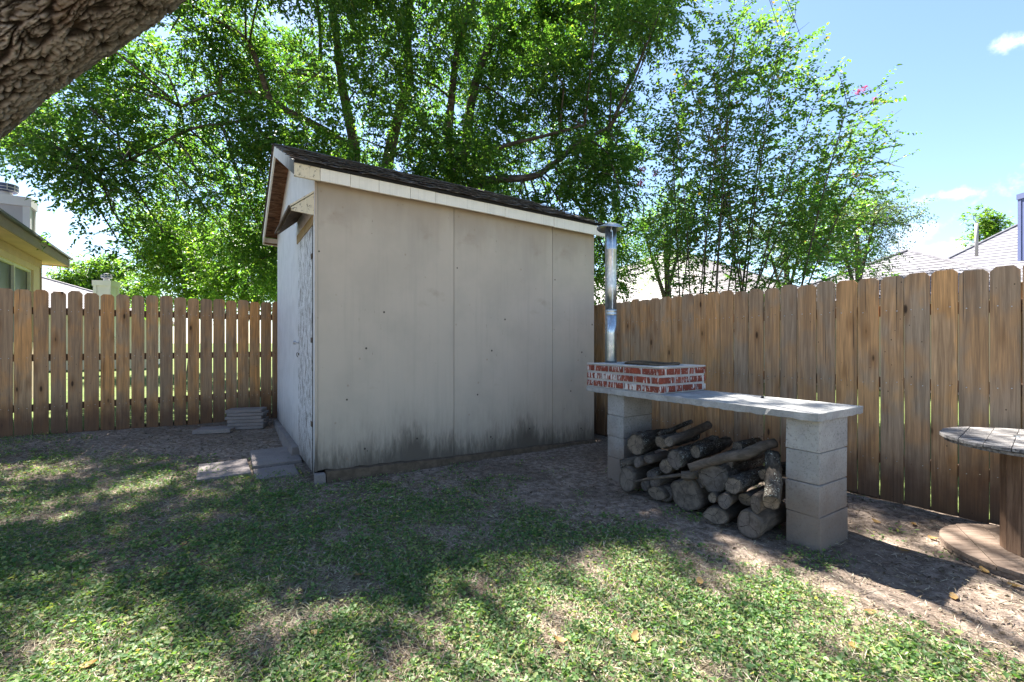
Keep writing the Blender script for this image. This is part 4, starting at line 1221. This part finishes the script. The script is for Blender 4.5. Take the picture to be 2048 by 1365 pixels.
roundtree('green_tree', 'deep green tree behind the flue pipe and crape myrtle', 1330, 480, 13, 110, MAT['leaf_big'], .085, 22, 45)
roundtree('green_tree', 'dark green tree behind the middle of the crape myrtle', 1570, 500, 13.5, 95, MAT['leaf_grey'], .08, 22, 45)
roundtree('treetop', 'small yellow green treetop rising behind the right-hand roof', 1972, 462, 32, 42, MAT['leaf_bright'], .2, 14, 40)

# ------------------------------------------------------------------ foreground tree: furrowed leaning trunk
def furrowed():
    root = empty('leaning_tree', (-4.1, 2.0, 0), 'thick leaning tree trunk with deeply furrowed bark crossing the top left corner', 'tree')
    ctrl = [V(-4.1, 2.0, -.05), V(-4.05, 2.05, .7), V(-3.75, 2.15, 1.5), V(-3.25, 2.2, 2.2), V(-2.66, 2.2, 2.72), V(-2.2, 2.2, 3.02), V(-1.73, 2.2, 3.29), V(-1.1, 2.25, 3.72), V(-.3, 2.3, 4.4), V(.5, 2.4, 5.2)]
    path = smooth_path(ctrl, 56); m = len(path)
    rad = [(.42 - .20 * min(1, i / m * 1.25)) + (.15 * math.exp(-i / 30)) for i in range(m)]
    n = 440; vs = []; at_ = []; wq = []; uv = []; frames = []
    prev = None; s_len = 0
    for i, p in enumerate(path):
        t = (path[min(i + 1, m - 1)] - path[max(i - 1, 0)]).normalized()
        if i: s_len += (p - path[i - 1]).length
        a = t.cross(V(0, 1, 0)).normalized() if prev is None else (prev - t * prev.dot(t)).normalized()
        prev = a; b = t.cross(a)
        for k in range(n):
            th = 2 * math.pi * k / n
            cx, cy = math.cos(th), math.sin(th)
            q = Vector((cx * 1.6, cy * 1.6, s_len * 1.6))
            wq.append((noise.noise(q * 1.5), noise.noise(q * 4.0 + Vector((9, 9, 9))), noise.noise(q * 17)))
            frames.append((p, a * cx + b * cy, rad[i] * (1 + .05 * noise.noise(q * .6)))); uv.append((k / n, s_len))
    wq, uv = np.array(wq), np.array(uv)
    def plates(nu, lv, wu, seed):
        g = np.random.default_rng(seed).random((nu, 400, 3))
        U = uv[:, 0] * nu + wq[:, 0] * wu + wq[:, 1] * wu * .45; Vv = uv[:, 1] / lv + wq[:, 1] * .5
        ui, vi = np.floor(U).astype(int), np.floor(Vv).astype(int)
        f1 = np.full(len(U), 9.); f2 = np.full(len(U), 9.); cid = np.zeros(len(U))
        for du in (-1, 0, 1):
            for dv in (-1, 0, 1):
                c_ = g[(ui + du) % nu, (vi + dv) % 400]
                d_ = np.sqrt((ui + du + .15 + .7 * c_[:, 0] - U) ** 2 + ((vi + dv + c_[:, 1] - Vv) * .8) ** 2)
                nw = d_ < f1; f2 = np.where(nw, f1, np.minimum(f2, d_)); cid = np.where(nw, c_[:, 2], cid); f1 = np.where(nw, d_, f1)
        e = np.clip((f2 - f1) / .20, 0, 1); return e * e * (3 - 2 * e), cid
    A_, ca = plates(44, .24, 2.2, 5); B_, cb = plates(120, .05, 3.5, 8)
    rdg = np.clip(A_ * (.5 + .4 * ca) + (B_ - .6) * .42 * A_ + wq[:, 2] * .22, 0, 1)
    for (p_, d_, r0_), w_ in zip(frames, rdg): vs.append(p_ + d_ * (r0_ - .028 + .036 * w_)); at_.append(float(w_))
    fs = [(i * n + k, i * n + (k + 1) % n, (i + 1) * n + (k + 1) % n, (i + 1) * n + k) for i in range(m - 1) for k in range(n)]
    o = add('trunk', vs, fs, MAT['bigbark'], root, V(-4.1, 2.0, 0), True)
    a_ = o.data.attributes.new('ridge', 'FLOAT', 'POINT'); a_.data.foreach_set('value', at_)
    # crown over the yard, above and behind the camera
    s = Soup(); anchors = []
    anchors += limb(s, [V(.4, 2.4, 5.1), V(1.3, 2.2, 5.8), V(2.4, 2.0, 6.3)], .17, .04)
    anchors += limb(s, [V(-.5, 2.3, 4.2), V(-.2, 1.2, 5.2), V(.3, .0, 6.0)], .14, .04)
    anchors += limb(s, [V(-1.4, 2.2, 3.5), V(-2.2, 1.6, 4.8), V(-3.2, 1.2, 6.0)], .16, .04)
    anchors += limb(s, [V(.45, 2.4, 5.15), V(.6, 3.1, 6.0), V(.4, 3.9, 7.0)], .15, .04)
    bl = []
    for (x, y, z, r) in FG_BLOBS: bl.append((V(x, y, z), r, .7))
    twig_net(s, bl[:-7], anchors, .016)
    for (c, r_, q_) in bl[-7:]:
        a_ = min(anchors, key=lambda w: (w - c).length)
        s.tube([a_, a_.lerp(c, .5) + V(0, 0, .35), a_.lerp(c, .85) + V(0, 0, .15), c], [.006, .004, .003, .002], 4)
    s.build('limbs', MAT['limb'], root, V(-4.1, 2.0, 0), True)
    C, D = blob_sprigs(bl, 34, -.1, 1.3)
    pos, ld, nm, LL, WW = sprigs(C, D, 11, rng.uniform(.25, .45, len(C)), .09, .045, .3)
    print('fg leaves', len(pos))
    o = link('crown', leaf_mesh('crown', pos - np.array((-4.1, 2.0, 0)), ld, nm, LL, WW, MAT['leaf_bright']), root, V(-4.1, 2.0, 0)); o['kind'] = 'stuff'
FG_BLOBS = []
for _ in range(34):
    x, y = random.uniform(-4.5, 4.2), random.uniform(-.5, 4.6); z = max(5.2, 1.31 + .7516 * y + 1.5) + random.uniform(0, 1.4)
    if sunny((x, y, z)) and random.random() < .96: continue  # crown opened here to let sun patches reach the lawn
    FG_BLOBS.append((x, y, z, random.uniform(.45, .8)))
# thin sprays added out of view, only to dapple the lawn with shade
for _ in range(58):
    gx, gy = random.uniform(-2.6, 4.2), random.uniform(1.0, 3.9)
    z = (1.95 + .75 * gy) / .55 + random.uniform(.3, 1.3)
    FG_BLOBS.append((gx - .306 * z, gy + .601 * z, z, random.uniform(.16, .36)))
for _ in range(34):  # more sprays added out of view, shading the dirt on the right
    gx, gy = random.uniform(1.5, 4.6), random.uniform(1.5, 3.8)
    z = (1.95 + .75 * gy) / .55 + random.uniform(.2, 1.0)
    FG_BLOBS.append((gx - .306 * z, gy + .601 * z, z, random.uniform(.14, .34)))
# twig hanging into the top of the picture
FG_BLOBS += [(*at(1545, 10, 4.6), .22), (*at(1585, 40, 4.6), .2), (*at(1570, 95, 4.6), .13), (*at(1515, -25, 4.6), .22), (*at(1600, 70, 4.5), .09), (*at(1800, -45, 4.4), .16), (*at(1330, -30, 4.5), .2)]
furrowed()

# ------------------------------------------------------------------ neighbours' houses
def roofmat(name, a, b):
    m = M(name, .9, .2); n = m.noise(1.0, 3, .6, (3, 3, 14)); n2 = m.noise(60, 3)
    c = m.mix(m.rng(n, .4, .6), a, b); m.color(m.mix(m.rng(n2, .4, .6, 0, .3), c, tuple(x * .6 for x in a))); m.bump(n2, .5, .01); return m.m
MAT['roof1'] = roofmat('taupe_roof', (.165, .16, .18), (.235, .23, .255))
MAT['roof2'] = roofmat('pale_roof', (.26, .24, .245), (.33, .31, .315))
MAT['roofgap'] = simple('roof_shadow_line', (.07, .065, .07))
MAT['ywall'] = simple('yellow_siding', (.74, .55, .40), .7, 3, .15)
MAT['ywall2'] = simple('pale_cream_wall', (.55, .50, .38), .7, 3, .15)
MAT['fasc'] = simple('brown_fascia', (.35, .25, .22), .7, 4, .2)
MAT['cream_soffit'] = simple('tan_soffit', (.64, .44, .33), .7, 4, .2)
MAT['lilac'] = simple('grey_lilac_siding', (.40, .37, .37), .7, 3, .12)
MAT['trimw'] = simple('pale_trim', (.60, .57, .57), .7, 3, .12)
MAT['blue'] = simple('slate_blue_siding', (.10, .12, .24), .7, 3, .2)
MAT['navy'] = simple('blue_metal', (.05, .07, .16), .45, 6, .3, 0, .5)
def glassmat():
    m = M('window_screen', .35, .5); m.color((.07, .075, .075)); return m.m
MAT['glass'] = glassmat()
def hip_house(name, label, apex, half, eave, wall, mat, d1=fdir, d2=gdir, courses=24, ov=.4):
    base = V(apex.x, apex.y, 0)
    root = empty(name, tuple(base), label, 'house')
    cs = [base + d1 * (half * a) + d2 * (half * b) + V(0, 0, eave) for a, b in ((1, -1), (1, 1), (-1, 1), (-1, -1))]
    s = Soup(); g = Soup()
    for i in range(4):
        a, b = cs[i], cs[(i + 1) % 4]
        nrm_ = (b - a).cross(apex - a).normalized()
        if nrm_.z < 0: nrm_ = -nrm_
        for k in range(courses):
            t0, t1 = k / courses, (k + 1) / courses
            p0, p1, p2, p3 = a.lerp(apex, t0), b.lerp(apex, t0), b.lerp(apex, t1), a.lerp(apex, t1)
            u = nrm_ * .014
            s.add(([p0 + u, p1 + u, p2, p3, p0 - u * .3, p1 - u * .3], [(0, 1, 2, 3)]))
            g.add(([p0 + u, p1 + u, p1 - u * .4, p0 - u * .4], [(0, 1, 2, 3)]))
    rf = s.build('roof', mat, root, base)
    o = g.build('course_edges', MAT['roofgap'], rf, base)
    hs = Soup()
    for c in cs: hs.tube([c + V(0, 0, .02), apex + V(0, 0, .03)], [.045, .045], 5)
    hs.build('hip_caps', mat, rf, base)
    h2 = half - ov; zb_ = 0
    s = Soup(); s.box(base - d1 * h2 - d2 * h2, d1 * 2 * h2, d2 * 2 * h2, V(0, 0, eave - .02)); s.build('walls', wall, root, base)
    s = Soup()
    for i in range(4):
        a, b = cs[i], cs[(i + 1) % 4]; inn = ((a + b) / 2 - base); inn.z = 0; inn = inn.normalized()
        s.box(a - V(0, 0, .17) , b - a, inn * .02, V(0, 0, .16))
    s.build('fascia', MAT['fasc'], root, base)
    s = Soup(); s.box(base - d1 * half - d2 * half + V(0, 0, eave - .175), d1 * 2 * half, d2 * 2 * half, V(0, 0, .01)); s.build('soffit', MAT['trimw'], root, base)
    return root
h1 = hip_house('house', 'neighbour house with a low taupe hip roof just over the right fence', at(1815, 503, 14), 3.2, 2.45, MAT['ywall'], MAT['roof1'], courses=17)
hB = hip_house('house', 'larger neighbour house whose taupe roof climbs out of the right edge', at(2300, 322, 18), 8.0, 2.5, MAT['ywall2'], MAT['roof1'], courses=44)
hC = hip_house('house', 'house with a pale roof seen through the crape myrtle stems', at(1345, 500, 20), 5.6, 2.6, MAT['ywall2'], MAT['roof2'], courses=30)
hD = hip_house('house', 'distant cream house with a pale roof behind the left fence', at(-60, 515, 22), 7.8, 2.6, MAT['ywall2'], MAT['roof2'], courses=34)
# blue chimney at the right edge, on the larger roof
def chimney(root, c, d1, d2, w1, w2, z0, z1, wall, trim, capm, name='chimney', capr=.17):
    e = bpy.data.objects.new(name, None); COL.objects.link(e); e.parent = root; e.location = V(c.x, c.y, z0) - wloc(root)
    o = V(c.x, c.y, z0); H = z1 - z0
    box('chimney_body', o, d1 * w1, d2 * w2, V(0, 0, H), wall, e, 0)
    s = Soup(); tw = .09; out = .018
    for a in (0, 1):
        for b in (0, 1):
            p = o + d1 * (w1 * a) + d2 * (w2 * b)
            s.box(p + d1 * (-out if a == 0 else -tw) + d2 * (-out if b == 0 else out - .01 - tw * 0 - .0), d1 * (tw + out), d2 * (out - .002), V(0, 0, H)) if False else None
    for (p, dx, dy) in ((o, d1, d2), (o + d1 * w1, -d1, d2), (o + d2 * w2, d1, -d2), (o + d1 * w1 + d2 * w2, -d1, -d2)):
        box('corner_trim', p - dx * out - dy * out, dx * (tw + out), dy * out, V(0, 0, H), trim, e, 0); box('corner_trim', p - dx * out + dy * .001, dx * out, dy * tw, V(0, 0, H), trim, e, 0)
    s = Soup(); s.box(o - d1 * .04 - d2 * .04 + V(0, 0, H - .17), d1 * (w1 + .08), d2 * (w2 + .08), V(0, 0, .19)); s.build('top_trim', trim, e)
    cc_ = o + d1 * w1 * .5 + d2 * w2 * .5 + V(0, 0, H + .02)
    s = Soup(); s.tube([cc_, cc_ + V(0, 0, .10)], [capr * .62, capr * .55], 16); s.build('flue', trim, e, smooth=False)
    s = Soup(); s.tube([cc_ + V(0, 0, .10), cc_ + V(0, 0, .12), cc_ + V(0, 0, .25), cc_ + V(0, 0, .275)], [capr * .9, capr, capr, capr * .3], 20)
    s.build('cap', capm, e)
    s = Soup()
    for z in (.12, .185, .25):
        s.tube([cc_ + V(0, 0, z - .006), cc_ + V(0, 0, z + .006)], [capr * 1.03] * 2, 20)
    for k in range(10):
        th = k * .628; d_ = V(math.cos(th), math.sin(th), 0)
        s.box(cc_ + d_ * capr * .99 + V(0, 0, .12), V(-d_.y, d_.x, 0) * .012, d_ * .008, V(0, 0, .13))
    s.build('cap_bands', trim, e)
    return e
cB = at(2037, 450, 16.3)
cB.y = 15.5
chimney(hB, V(cB.x, cB.y, 0), V(1, 0, 0), V(0, 1, 0), 1.0, .8, 4.2, EYE + (684 - 375) / F * 15.5, MAT['blue'], MAT['blue'], MAT['navy'])
cD = at(188, 590, 16)
chimney(hD, V(cD.x, cD.y, 0), V(.98, .2, 0).normalized(), V(-.2, .98, 0).normalized(), .5, .45, 1.5, EYE + (684 - 562) / F * 16, MAT['trimw'], MAT['trimw'], MAT['navy'], capr=.15)
s = Soup(); vv = at(1953, 470, 17); s.tube([V(vv.x, vv.y, 4.5), V(vv.x, vv.y, EYE + (684 - 447) / F * 17)], [.05, .05], 8); s.build('vent_pipe', MAT['lilac'], hB, smooth=True)
# yellow house behind the left fence
F0 = V(-10.23, 10.53, 0); EZ = 3.15
yh = empty('yellow_house', tuple(F0), 'yellow house with wide brown eave and panelled chimney behind the left fence', 'house')
Wc = F0 - fdir * .64 - gdir * .35
LEN = 4.3
def yb(name, o, ex, ey, ez, mat, parent=None, bevel=.003): return box(name, o, ex, ey, ez, mat, parent or yh, bevel)
wt = EZ - .10
# wall with window opening: below, above, sides
w0, w1, zs0, zs1 = .55, 2.6, 1.3, 2.78
yb('wall', Wc - gdir * .15, -fdir * (w0), gdir * .15, V(0, 0, wt), MAT['ywall'])
yb('wall', Wc - gdir * .15 - fdir * w1, -fdir * (LEN - w1), gdir * .15, V(0, 0, wt), MAT['ywall'])
yb('wall', Wc - gdir * .15 - fdir * (w0 + .002), -fdir * (w1 - w0 - .004), gdir * .149, V(0, 0, zs0), MAT['ywall'])
yb('wall', Wc - gdir * .15 - fdir * (w0 + .002) + V(0, 0, zs1), -fdir * (w1 - w0 - .004), gdir * .149, V(0, 0, wt - zs1), MAT['ywall'])
yb('end_wall', Wc - gdir * .152, -gdir * 4.5, -fdir * .15, V(0, 0, wt), MAT['ywall'])
win = yb('window', Wc - gdir * .10 - fdir * (w0 + .01) + V(0, 0, zs0), -fdir * (w1 - w0 - .02), gdir * .01, V(0, 0, zs1 - zs0), MAT['glass'])
for (a, wdt) in ((w0, .05), (w0 + 1.02, .04), (w1 - .05, .05)):
    yb('window_frame', Wc - gdir * .088 - fdir * a + V(0, 0, zs0), -fdir * wdt, gdir * .05, V(0, 0, zs1 - zs0), MAT['cream'], win)
yb('window_frame', Wc - gdir * .087 - fdir * w0 + V(0, 0, zs1 - .05), -fdir * (w1 - w0), gdir * .048, V(0, 0, .05), MAT['cream'], win)
yb('trim_board', Wc + fdir * .01, -fdir * .09, gdir * .015, V(0, 0, wt), MAT['fasc'])
yb('soffit', F0 - fdir * .02 - gdir * .02 + V(0, 0, wt), -fdir * (LEN + .6), -gdir * 4.8, V(0, 0, .015), MAT['cream_soffit'])
yb('frieze_board', Wc + gdir * .001 - fdir * 0 + V(0, 0, wt - .16), -fdir * LEN, gdir * .018, V(0, 0, .15), MAT['cream_soffit'])
yb('fascia_board', F0 + V(0, 0, wt - .02), -fdir * (LEN + .6), -gdir * .022, V(0, 0, .17), MAT['fasc'])
yb('fascia_board', F0 - gdir * .024 + V(0, 0, wt - .02), -gdir * 4.8, -fdir * .022, V(0, 0, .17), MAT['fasc'])
rr_ = [F0 + gdir * .05 + fdir * .05 + V(0, 0, EZ + .055), F0 + gdir * .05 - fdir * (LEN + .6) + V(0, 0, EZ + .055), F0 - gdir * 4.8 - fdir * (LEN + .6) + V(0, 0, EZ + .9), F0 - gdir * 4.8 + fdir * .05 + V(0, 0, EZ + .9)]
prism('roof', rr_, V(0, 0, .04), MAT['roof1'], yh)
chimney(yh, V(-10.08, 9.5, 0) + V(0, 0, 0), -gdir, fdir, .78, .42, EZ, EYE + (684 - 398) / F * 9.5, MAT['lilac'], MAT['trimw'], MAT['navy'], capr=.19)

# ------------------------------------------------------------------ ground cover, thatch, litter
GPOLY = [ground_at(*p) for p in ((-600, 868), (110, 868), (70, 898), (240, 915), (370, 925), (395, 962), (500, 955), (600, 948), (628, 985), (850, 978), (1000, 985), (1100, 1015), (1250, 1068), (1370, 1120), (1500, 1160), (1690, 1235), (1830, 1290), (1900, 1345), (2010, 1430), (2300, 1800), (2300, 3000), (-6000, 3000))]
GP_ = np.array(GPOLY)
def poly_sd(x, y):
    """signed distance to the lawn polygon (positive inside), vectorised"""
    n = len(GP_); d2 = np.full(x.shape, 1e9); inside = np.zeros(x.shape, bool)
    for i in range(n):
        ax, ay = GP_[i - 1]; bx, by = GP_[i]
        ex, ey = bx - ax, by - ay; wx, wy = x - ax, y - ay
        t = np.clip((wx * ex + wy * ey) / (ex * ex + ey * ey), 0, 1)
        d2 = np.minimum(d2, (wx - ex * t) ** 2 + (wy - ey * t) ** 2)
        c = (ay > y) != (by > y)
        xi = np.where(c, (bx - ax) * (y - ay) / (by - ay + 1e-12) + ax, 0)
        inside ^= (c & (x < xi))
    return np.where(inside, 1, -1) * np.sqrt(d2)
def inyard(x, y):
    a = (x - FL0.x) * -.610 + (y - FL0.y) * .792 < -.03
    b = (x - FR0.x) * .8185 + (y - FR0.y) * .574 < -.03
    # not under the shed
    dx, dy = x - C0.x, y - C0.y
    det = su.x * sv.y - su.y * sv.x
    aa = (dx * sv.y - dy * sv.x) / det; bb = (su.x * dy - su.y * dx) / det
    sh = (aa > -.03) & (aa < SL + .05) & (bb > -.09) & (bb < SWD + .03)
    return a & b & ~sh
_ng = {}
def fnoise(x, y, s, seed):
    """value noise, vectorised"""
    key = seed
    if key not in _ng: _ng[key] = np.random.default_rng(seed).random((256, 256))
    g = _ng[key]; X, Y = x * s + 1000.5, y * s + 1000.5
    xi, yi = np.floor(X).astype(int), np.floor(Y).astype(int); fx, fy = X - xi, Y - yi
    fx = fx * fx * (3 - 2 * fx); fy = fy * fy * (3 - 2 * fy)
    xi &= 255; yi &= 255; x1, y1 = (xi + 1) & 255, (yi + 1) & 255
    return (g[xi, yi] * (1 - fx) + g[x1, yi] * fx) * (1 - fy) + (g[xi, y1] * (1 - fx) + g[x1, y1] * fx) * fy
def gzv(x, y): return np.array([gz(a, b) for a, b in zip(x, y)]) - .006
def scatter(n, dens_fn, ymin=1.1, ymax=6.6):
    """candidate points denser towards the camera's side of the yard"""
    Y = ymin * (ymax / ymin) ** rng.random(n); X = (rng.random(n) * 2 - 1) * (Y * 1.35 + .3)
    keep = inyard(X, Y) & (rng.random(n) < dens_fn(X, Y)); return X[keep], Y[keep]
def dens_cover(x, y):
    sd = poly_sd(x, y) + .12 + (fnoise(x, y, 2.2, 1) - .5) * .6 + (fnoise(x, y, 6, 2) - .5) * .35
    d = np.clip(sd / .45 + .35, 0.0, 1)
    hole = fnoise(x, y, 3.1, 3) * .6 + fnoise(x, y, 8.5, 4) * .4
    d = d * np.clip((hole - .24) / .26, .15, 1)
    tuft = np.clip((fnoise(x, y, 4.2, 5) - .60) / .14, 0, 1) * .42 * (y < 5.2) * np.clip((sd + 1.3) / .9, .15, 1)
    return np.clip(np.maximum(d, tuft), 0, 1)
px_, py_ = scatter(70000, dens_cover)
n = len(px_); K = 6
th = rng.random((n, K)) * 6.283; rad = (.006 + .022 * rng.random((n, K))) * (1 + py_[:, None] * .06)
hh = .004 + .032 * rng.random((n, K)) ** 1.3 * (.35 + .95 * fnoise(px_, py_, 2.5, 9))[:, None]
X = px_[:, None] + np.cos(th) * rad; Y = py_[:, None] + np.sin(th) * rad
gzz = gzv(px_, py_)[:, None]
pos = np.stack([X, Y, gzz + hh], -1).reshape(-1, 3)
dirs = np.stack([np.cos(th), np.sin(th), rng.normal(.15, .4, (n, K))], -1).reshape(-1, 3)
nm = rng.normal(0, .42, (n * K, 3)); nm[:, 2] += 1
sz = (.008 + .018 * rng.random(n * K) ** 1.6) * np.repeat(.8 + .3 * fnoise(px_, py_, 1.7, 12), K) * np.repeat(1 + .04 * py_, K)
o = link('ground_cover', leaf_mesh('ground_cover', pos, dirs, nm, sz, sz * rng.uniform(.55, .85, n * K), MAT['leaf_ground'], True, .12)); tag(o, 'low leafy green ground cover carpeting the shaded yard', 'ground cover', kind='stuff')
print('cover leaves', n * K)
def dens_straw(x, y):
    sd = poly_sd(x, y) + (fnoise(x, y, 2.2, 1) - .5) * .8
    return np.clip(sd / .6 + .65, .10, 1)
sx, sy = scatter(230000, dens_straw)
n = len(sx); th = rng.random(n) * 6.283
pos = np.stack([sx, sy, gzv(sx, sy) + .002 + .016 * rng.random(n)], -1)
dirs = np.stack([np.cos(th), np.sin(th), rng.normal(.12, .3, n)], -1); nm = rng.normal(0, .4, (n, 3)); nm[:, 2] += 1
o = link('dry_grass', leaf_mesh('dry_grass', pos, dirs, nm, rng.uniform(.02, .06, n), rng.uniform(.0022, .005, n), MAT['straw'])); tag(o, 'dry straw-coloured thatch between the green leaves', 'dry grass', kind='stuff')
# green blades
gx, gy = scatter(62000, lambda x, y: dens_cover(x, y) * .8)
n = len(gx); th = rng.random(n) * 6.283
pos = np.stack([gx, gy, gzv(gx, gy)], -1); dirs = np.stack([np.cos(th) * .6, np.sin(th) * .6, rng.uniform(.4, 1.2, n)], -1)
o = link('grass', leaf_mesh('grass', pos, dirs, rng.normal(0, 1, (n, 3)), rng.uniform(.02, .04, n) + .05 * rng.random(n) ** 3, rng.uniform(.002, .004, n), MAT['leaf_ground'])); tag(o, 'thin green grass blades among the ground cover', 'grass', kind='stuff')
# bark chips and dead leaves
def dens_lit(x, y):
    sd = poly_sd(x, y)
    far = np.clip((y - 4.2) / .6, 0, 1) * np.clip((-.6 - x) / .8, 0, 1)
    near_fence = np.clip(1 - np.abs((x - FR0.x) * .8185 + (y - FR0.y) * .574) / .35, 0, 1) * .8
    d = np.where(sd < 0, .24, .06) + far * .9 * np.where(sd < .1, 1, .15) + near_fence * .6
    return np.clip(d * (.4 + 1.1 * fnoise(x, y, 5, 21)), 0, 1)
lx, ly = scatter(60000, dens_lit, 1.2, 8.6)
n = len(lx); th = rng.random(n) * 6.283
pos = np.stack([lx, ly, gzv(lx, ly) + .002 + .008 * rng.random(n)], -1); dirs = np.stack([np.cos(th), np.sin(th), rng.normal(.1, .3, n)], -1)
nm = rng.normal(0, .5, (n, 3)); nm[:, 2] += 1
L_ = rng.uniform(.010, .034, n)
o = link('leaf_litter', leaf_mesh('leaf_litter', pos, dirs, nm, L_, L_ * rng.uniform(.25, .6, n), MAT['litter'])); tag(o, 'brown chips and crumbled leaves strewn over the bare dirt', 'leaf litter', kind='stuff')
# clods and pebbles
bmx = bmesh.new(); bmesh.ops.create_icosphere(bmx, subdivisions=1, radius=1)
iv = np.array([v.co[:] for v in bmx.verts]); ifc = np.array([[v.index for v in f.verts] for f in bmx.faces]); bmx.free()
cx, cy = scatter(9000, lambda x, y: np.where(poly_sd(x, y) < .1, .55, .06))
n = len(cx); sz = rng.uniform(.0015, .0065, n) * (1 + (rng.random(n) > .985) * 1.6)
vv = iv[None] * sz[:, None, None] * rng.uniform(.6, 1.3, (n, 12, 1)) * np.array([1, 1, .6]) + np.stack([cx, cy, gzv(cx, cy) + sz * .2], -1)[:, None, :]
ff = ifc[None] + (np.arange(n) * 12)[:, None, None]
me = bpy.data.meshes.new('soil_crumbs'); me.vertices.add(n * 12); me.vertices.foreach_set('co', vv.reshape(-1).astype(np.float32))
me.loops.add(n * 60); me.loops.foreach_set('vertex_index', ff.reshape(-1).astype(np.int32)); me.polygons.add(n * 20); me.polygons.foreach_set('loop_start', (np.arange(n * 20) * 3).astype(np.int32))
me.materials.append(MAT['soil']); me.update(calc_edges=True); tag(link('soil_crumbs', me), 'loose crumbs of soil and grit on the bare ground', 'soil', kind='stuff')
# fallen leaves one can pick out
def curled_leaf():
    vs, fs = [], []; L, W = .06, .034; a = random.uniform(.1, .5)
    for i in range(6):
        t = i / 5; w = W * math.sin(math.pi * min(1, t * .92 + .05)) ** .7 * .5
        for j in (-1, 0, 1): vs.append(((t - .5) * L, j * w, .006 + a * .02 * (2 * t - 1) ** 2 + abs(j) * .012 * a))
    for i in range(5):
        for j in range(2): fs.append((i * 3 + j, i * 3 + j + 1, i * 3 + j + 4, i * 3 + j + 3))
    return mesh('fallen_leaf', vs, fs, MAT['fallen'], True)
ml_ = [curled_leaf() for _ in range(5)]
for (px, y, lab) in (
    (1752, 1042, 'yellow fallen leaf on the dirt between the block pillar and the fence'), (1826, 1048, 'fallen leaf on sunlit dirt just behind the pillar, closest to the fence boards'),
    (1866, 1076, 'fallen leaf touching the left tip of the spool table base'), (1968, 1142, 'fallen leaf in front of the rim of the spool table base'),
    (2030, 1172, 'fallen leaf at the right edge of the picture below the spool base'), (1908, 1193, 'fallen leaf alone on bare dirt below the spool table, toward the lawn'),
    (1808, 1102, 'fallen leaf lying in the shadow cast by the barbecue counter'), (1705, 1300, 'brown fallen leaf in the grass at the bottom right'),
    (635, 1270, 'fallen leaf in the sunlit lawn near the bottom, left of the middle'), (718, 1155, 'pale fallen leaf in the lawn below the near corner of the shed'),
    (368, 1092, 'fallen leaf in the shaded lawn below the loose pavers'), (1400, 1170, 'fallen leaf at the lawn edge in front of the woodpile'),
    (1270, 1280, 'fallen leaf in the lawn at bottom centre, below the woodpile'), (1120, 1290, 'orange fallen leaf in the lawn at the bottom, near the middle'),
    (180, 1335, 'fallen leaf in the bottom left corner of the lawn'), (1740, 1220, 'fallen leaf on the dirt edge below the front of the pillar')):
    gx_, gy_ = ground_at(px, y)
    o = link('fallen_leaf', random.choice(ml_), None, (gx_, gy_, gz(gx_, gy_) + (.012 if poly_sd(np.array([gx_]), np.array([gy_]))[0] > 0 else -.002)), (random.uniform(-.25, .25), random.uniform(-.25, .25), random.uniform(0, 6.28)))
    tag(o, lab, 'leaf', 'curled fallen leaves scattered over the yard')
s = Soup()
for _ in range(330):
    x, y = random.uniform(-3, 3.2), random.uniform(1.6, 5.2)
    if not inyard(np.array([x]), np.array([y]))[0]: continue
    th = random.uniform(0, 6.28); L = random.uniform(.05, .18); d_ = V(math.cos(th), math.sin(th), 0); p = V(x, y, gz(x, y) + .003)
    s.tube([p, p + d_ * L * .5 + V(0, 0, .006), p + d_ * L + V(random.uniform(-.01, .01), 0, .001)], [.0018, .0015, .001], 4)
tag(s.build('fallen_twigs', MAT['limb']), 'thin dead twigs scattered on the ground', 'twigs', kind='stuff')
# small things on the counter
s = Soup(); c = Q(.62, .50, .868); s.tube([c, c + V(0, 0, .010)], [.013, .010], 8); s.tube([c + V(.01, .01, 0), c + V(.012, .01, .012)], [.008, .006], 7)
tag(s.build('seed_pod', MAT['dark'], None, c), 'small dark seed pod lying on the concrete counter', 'seed pod')
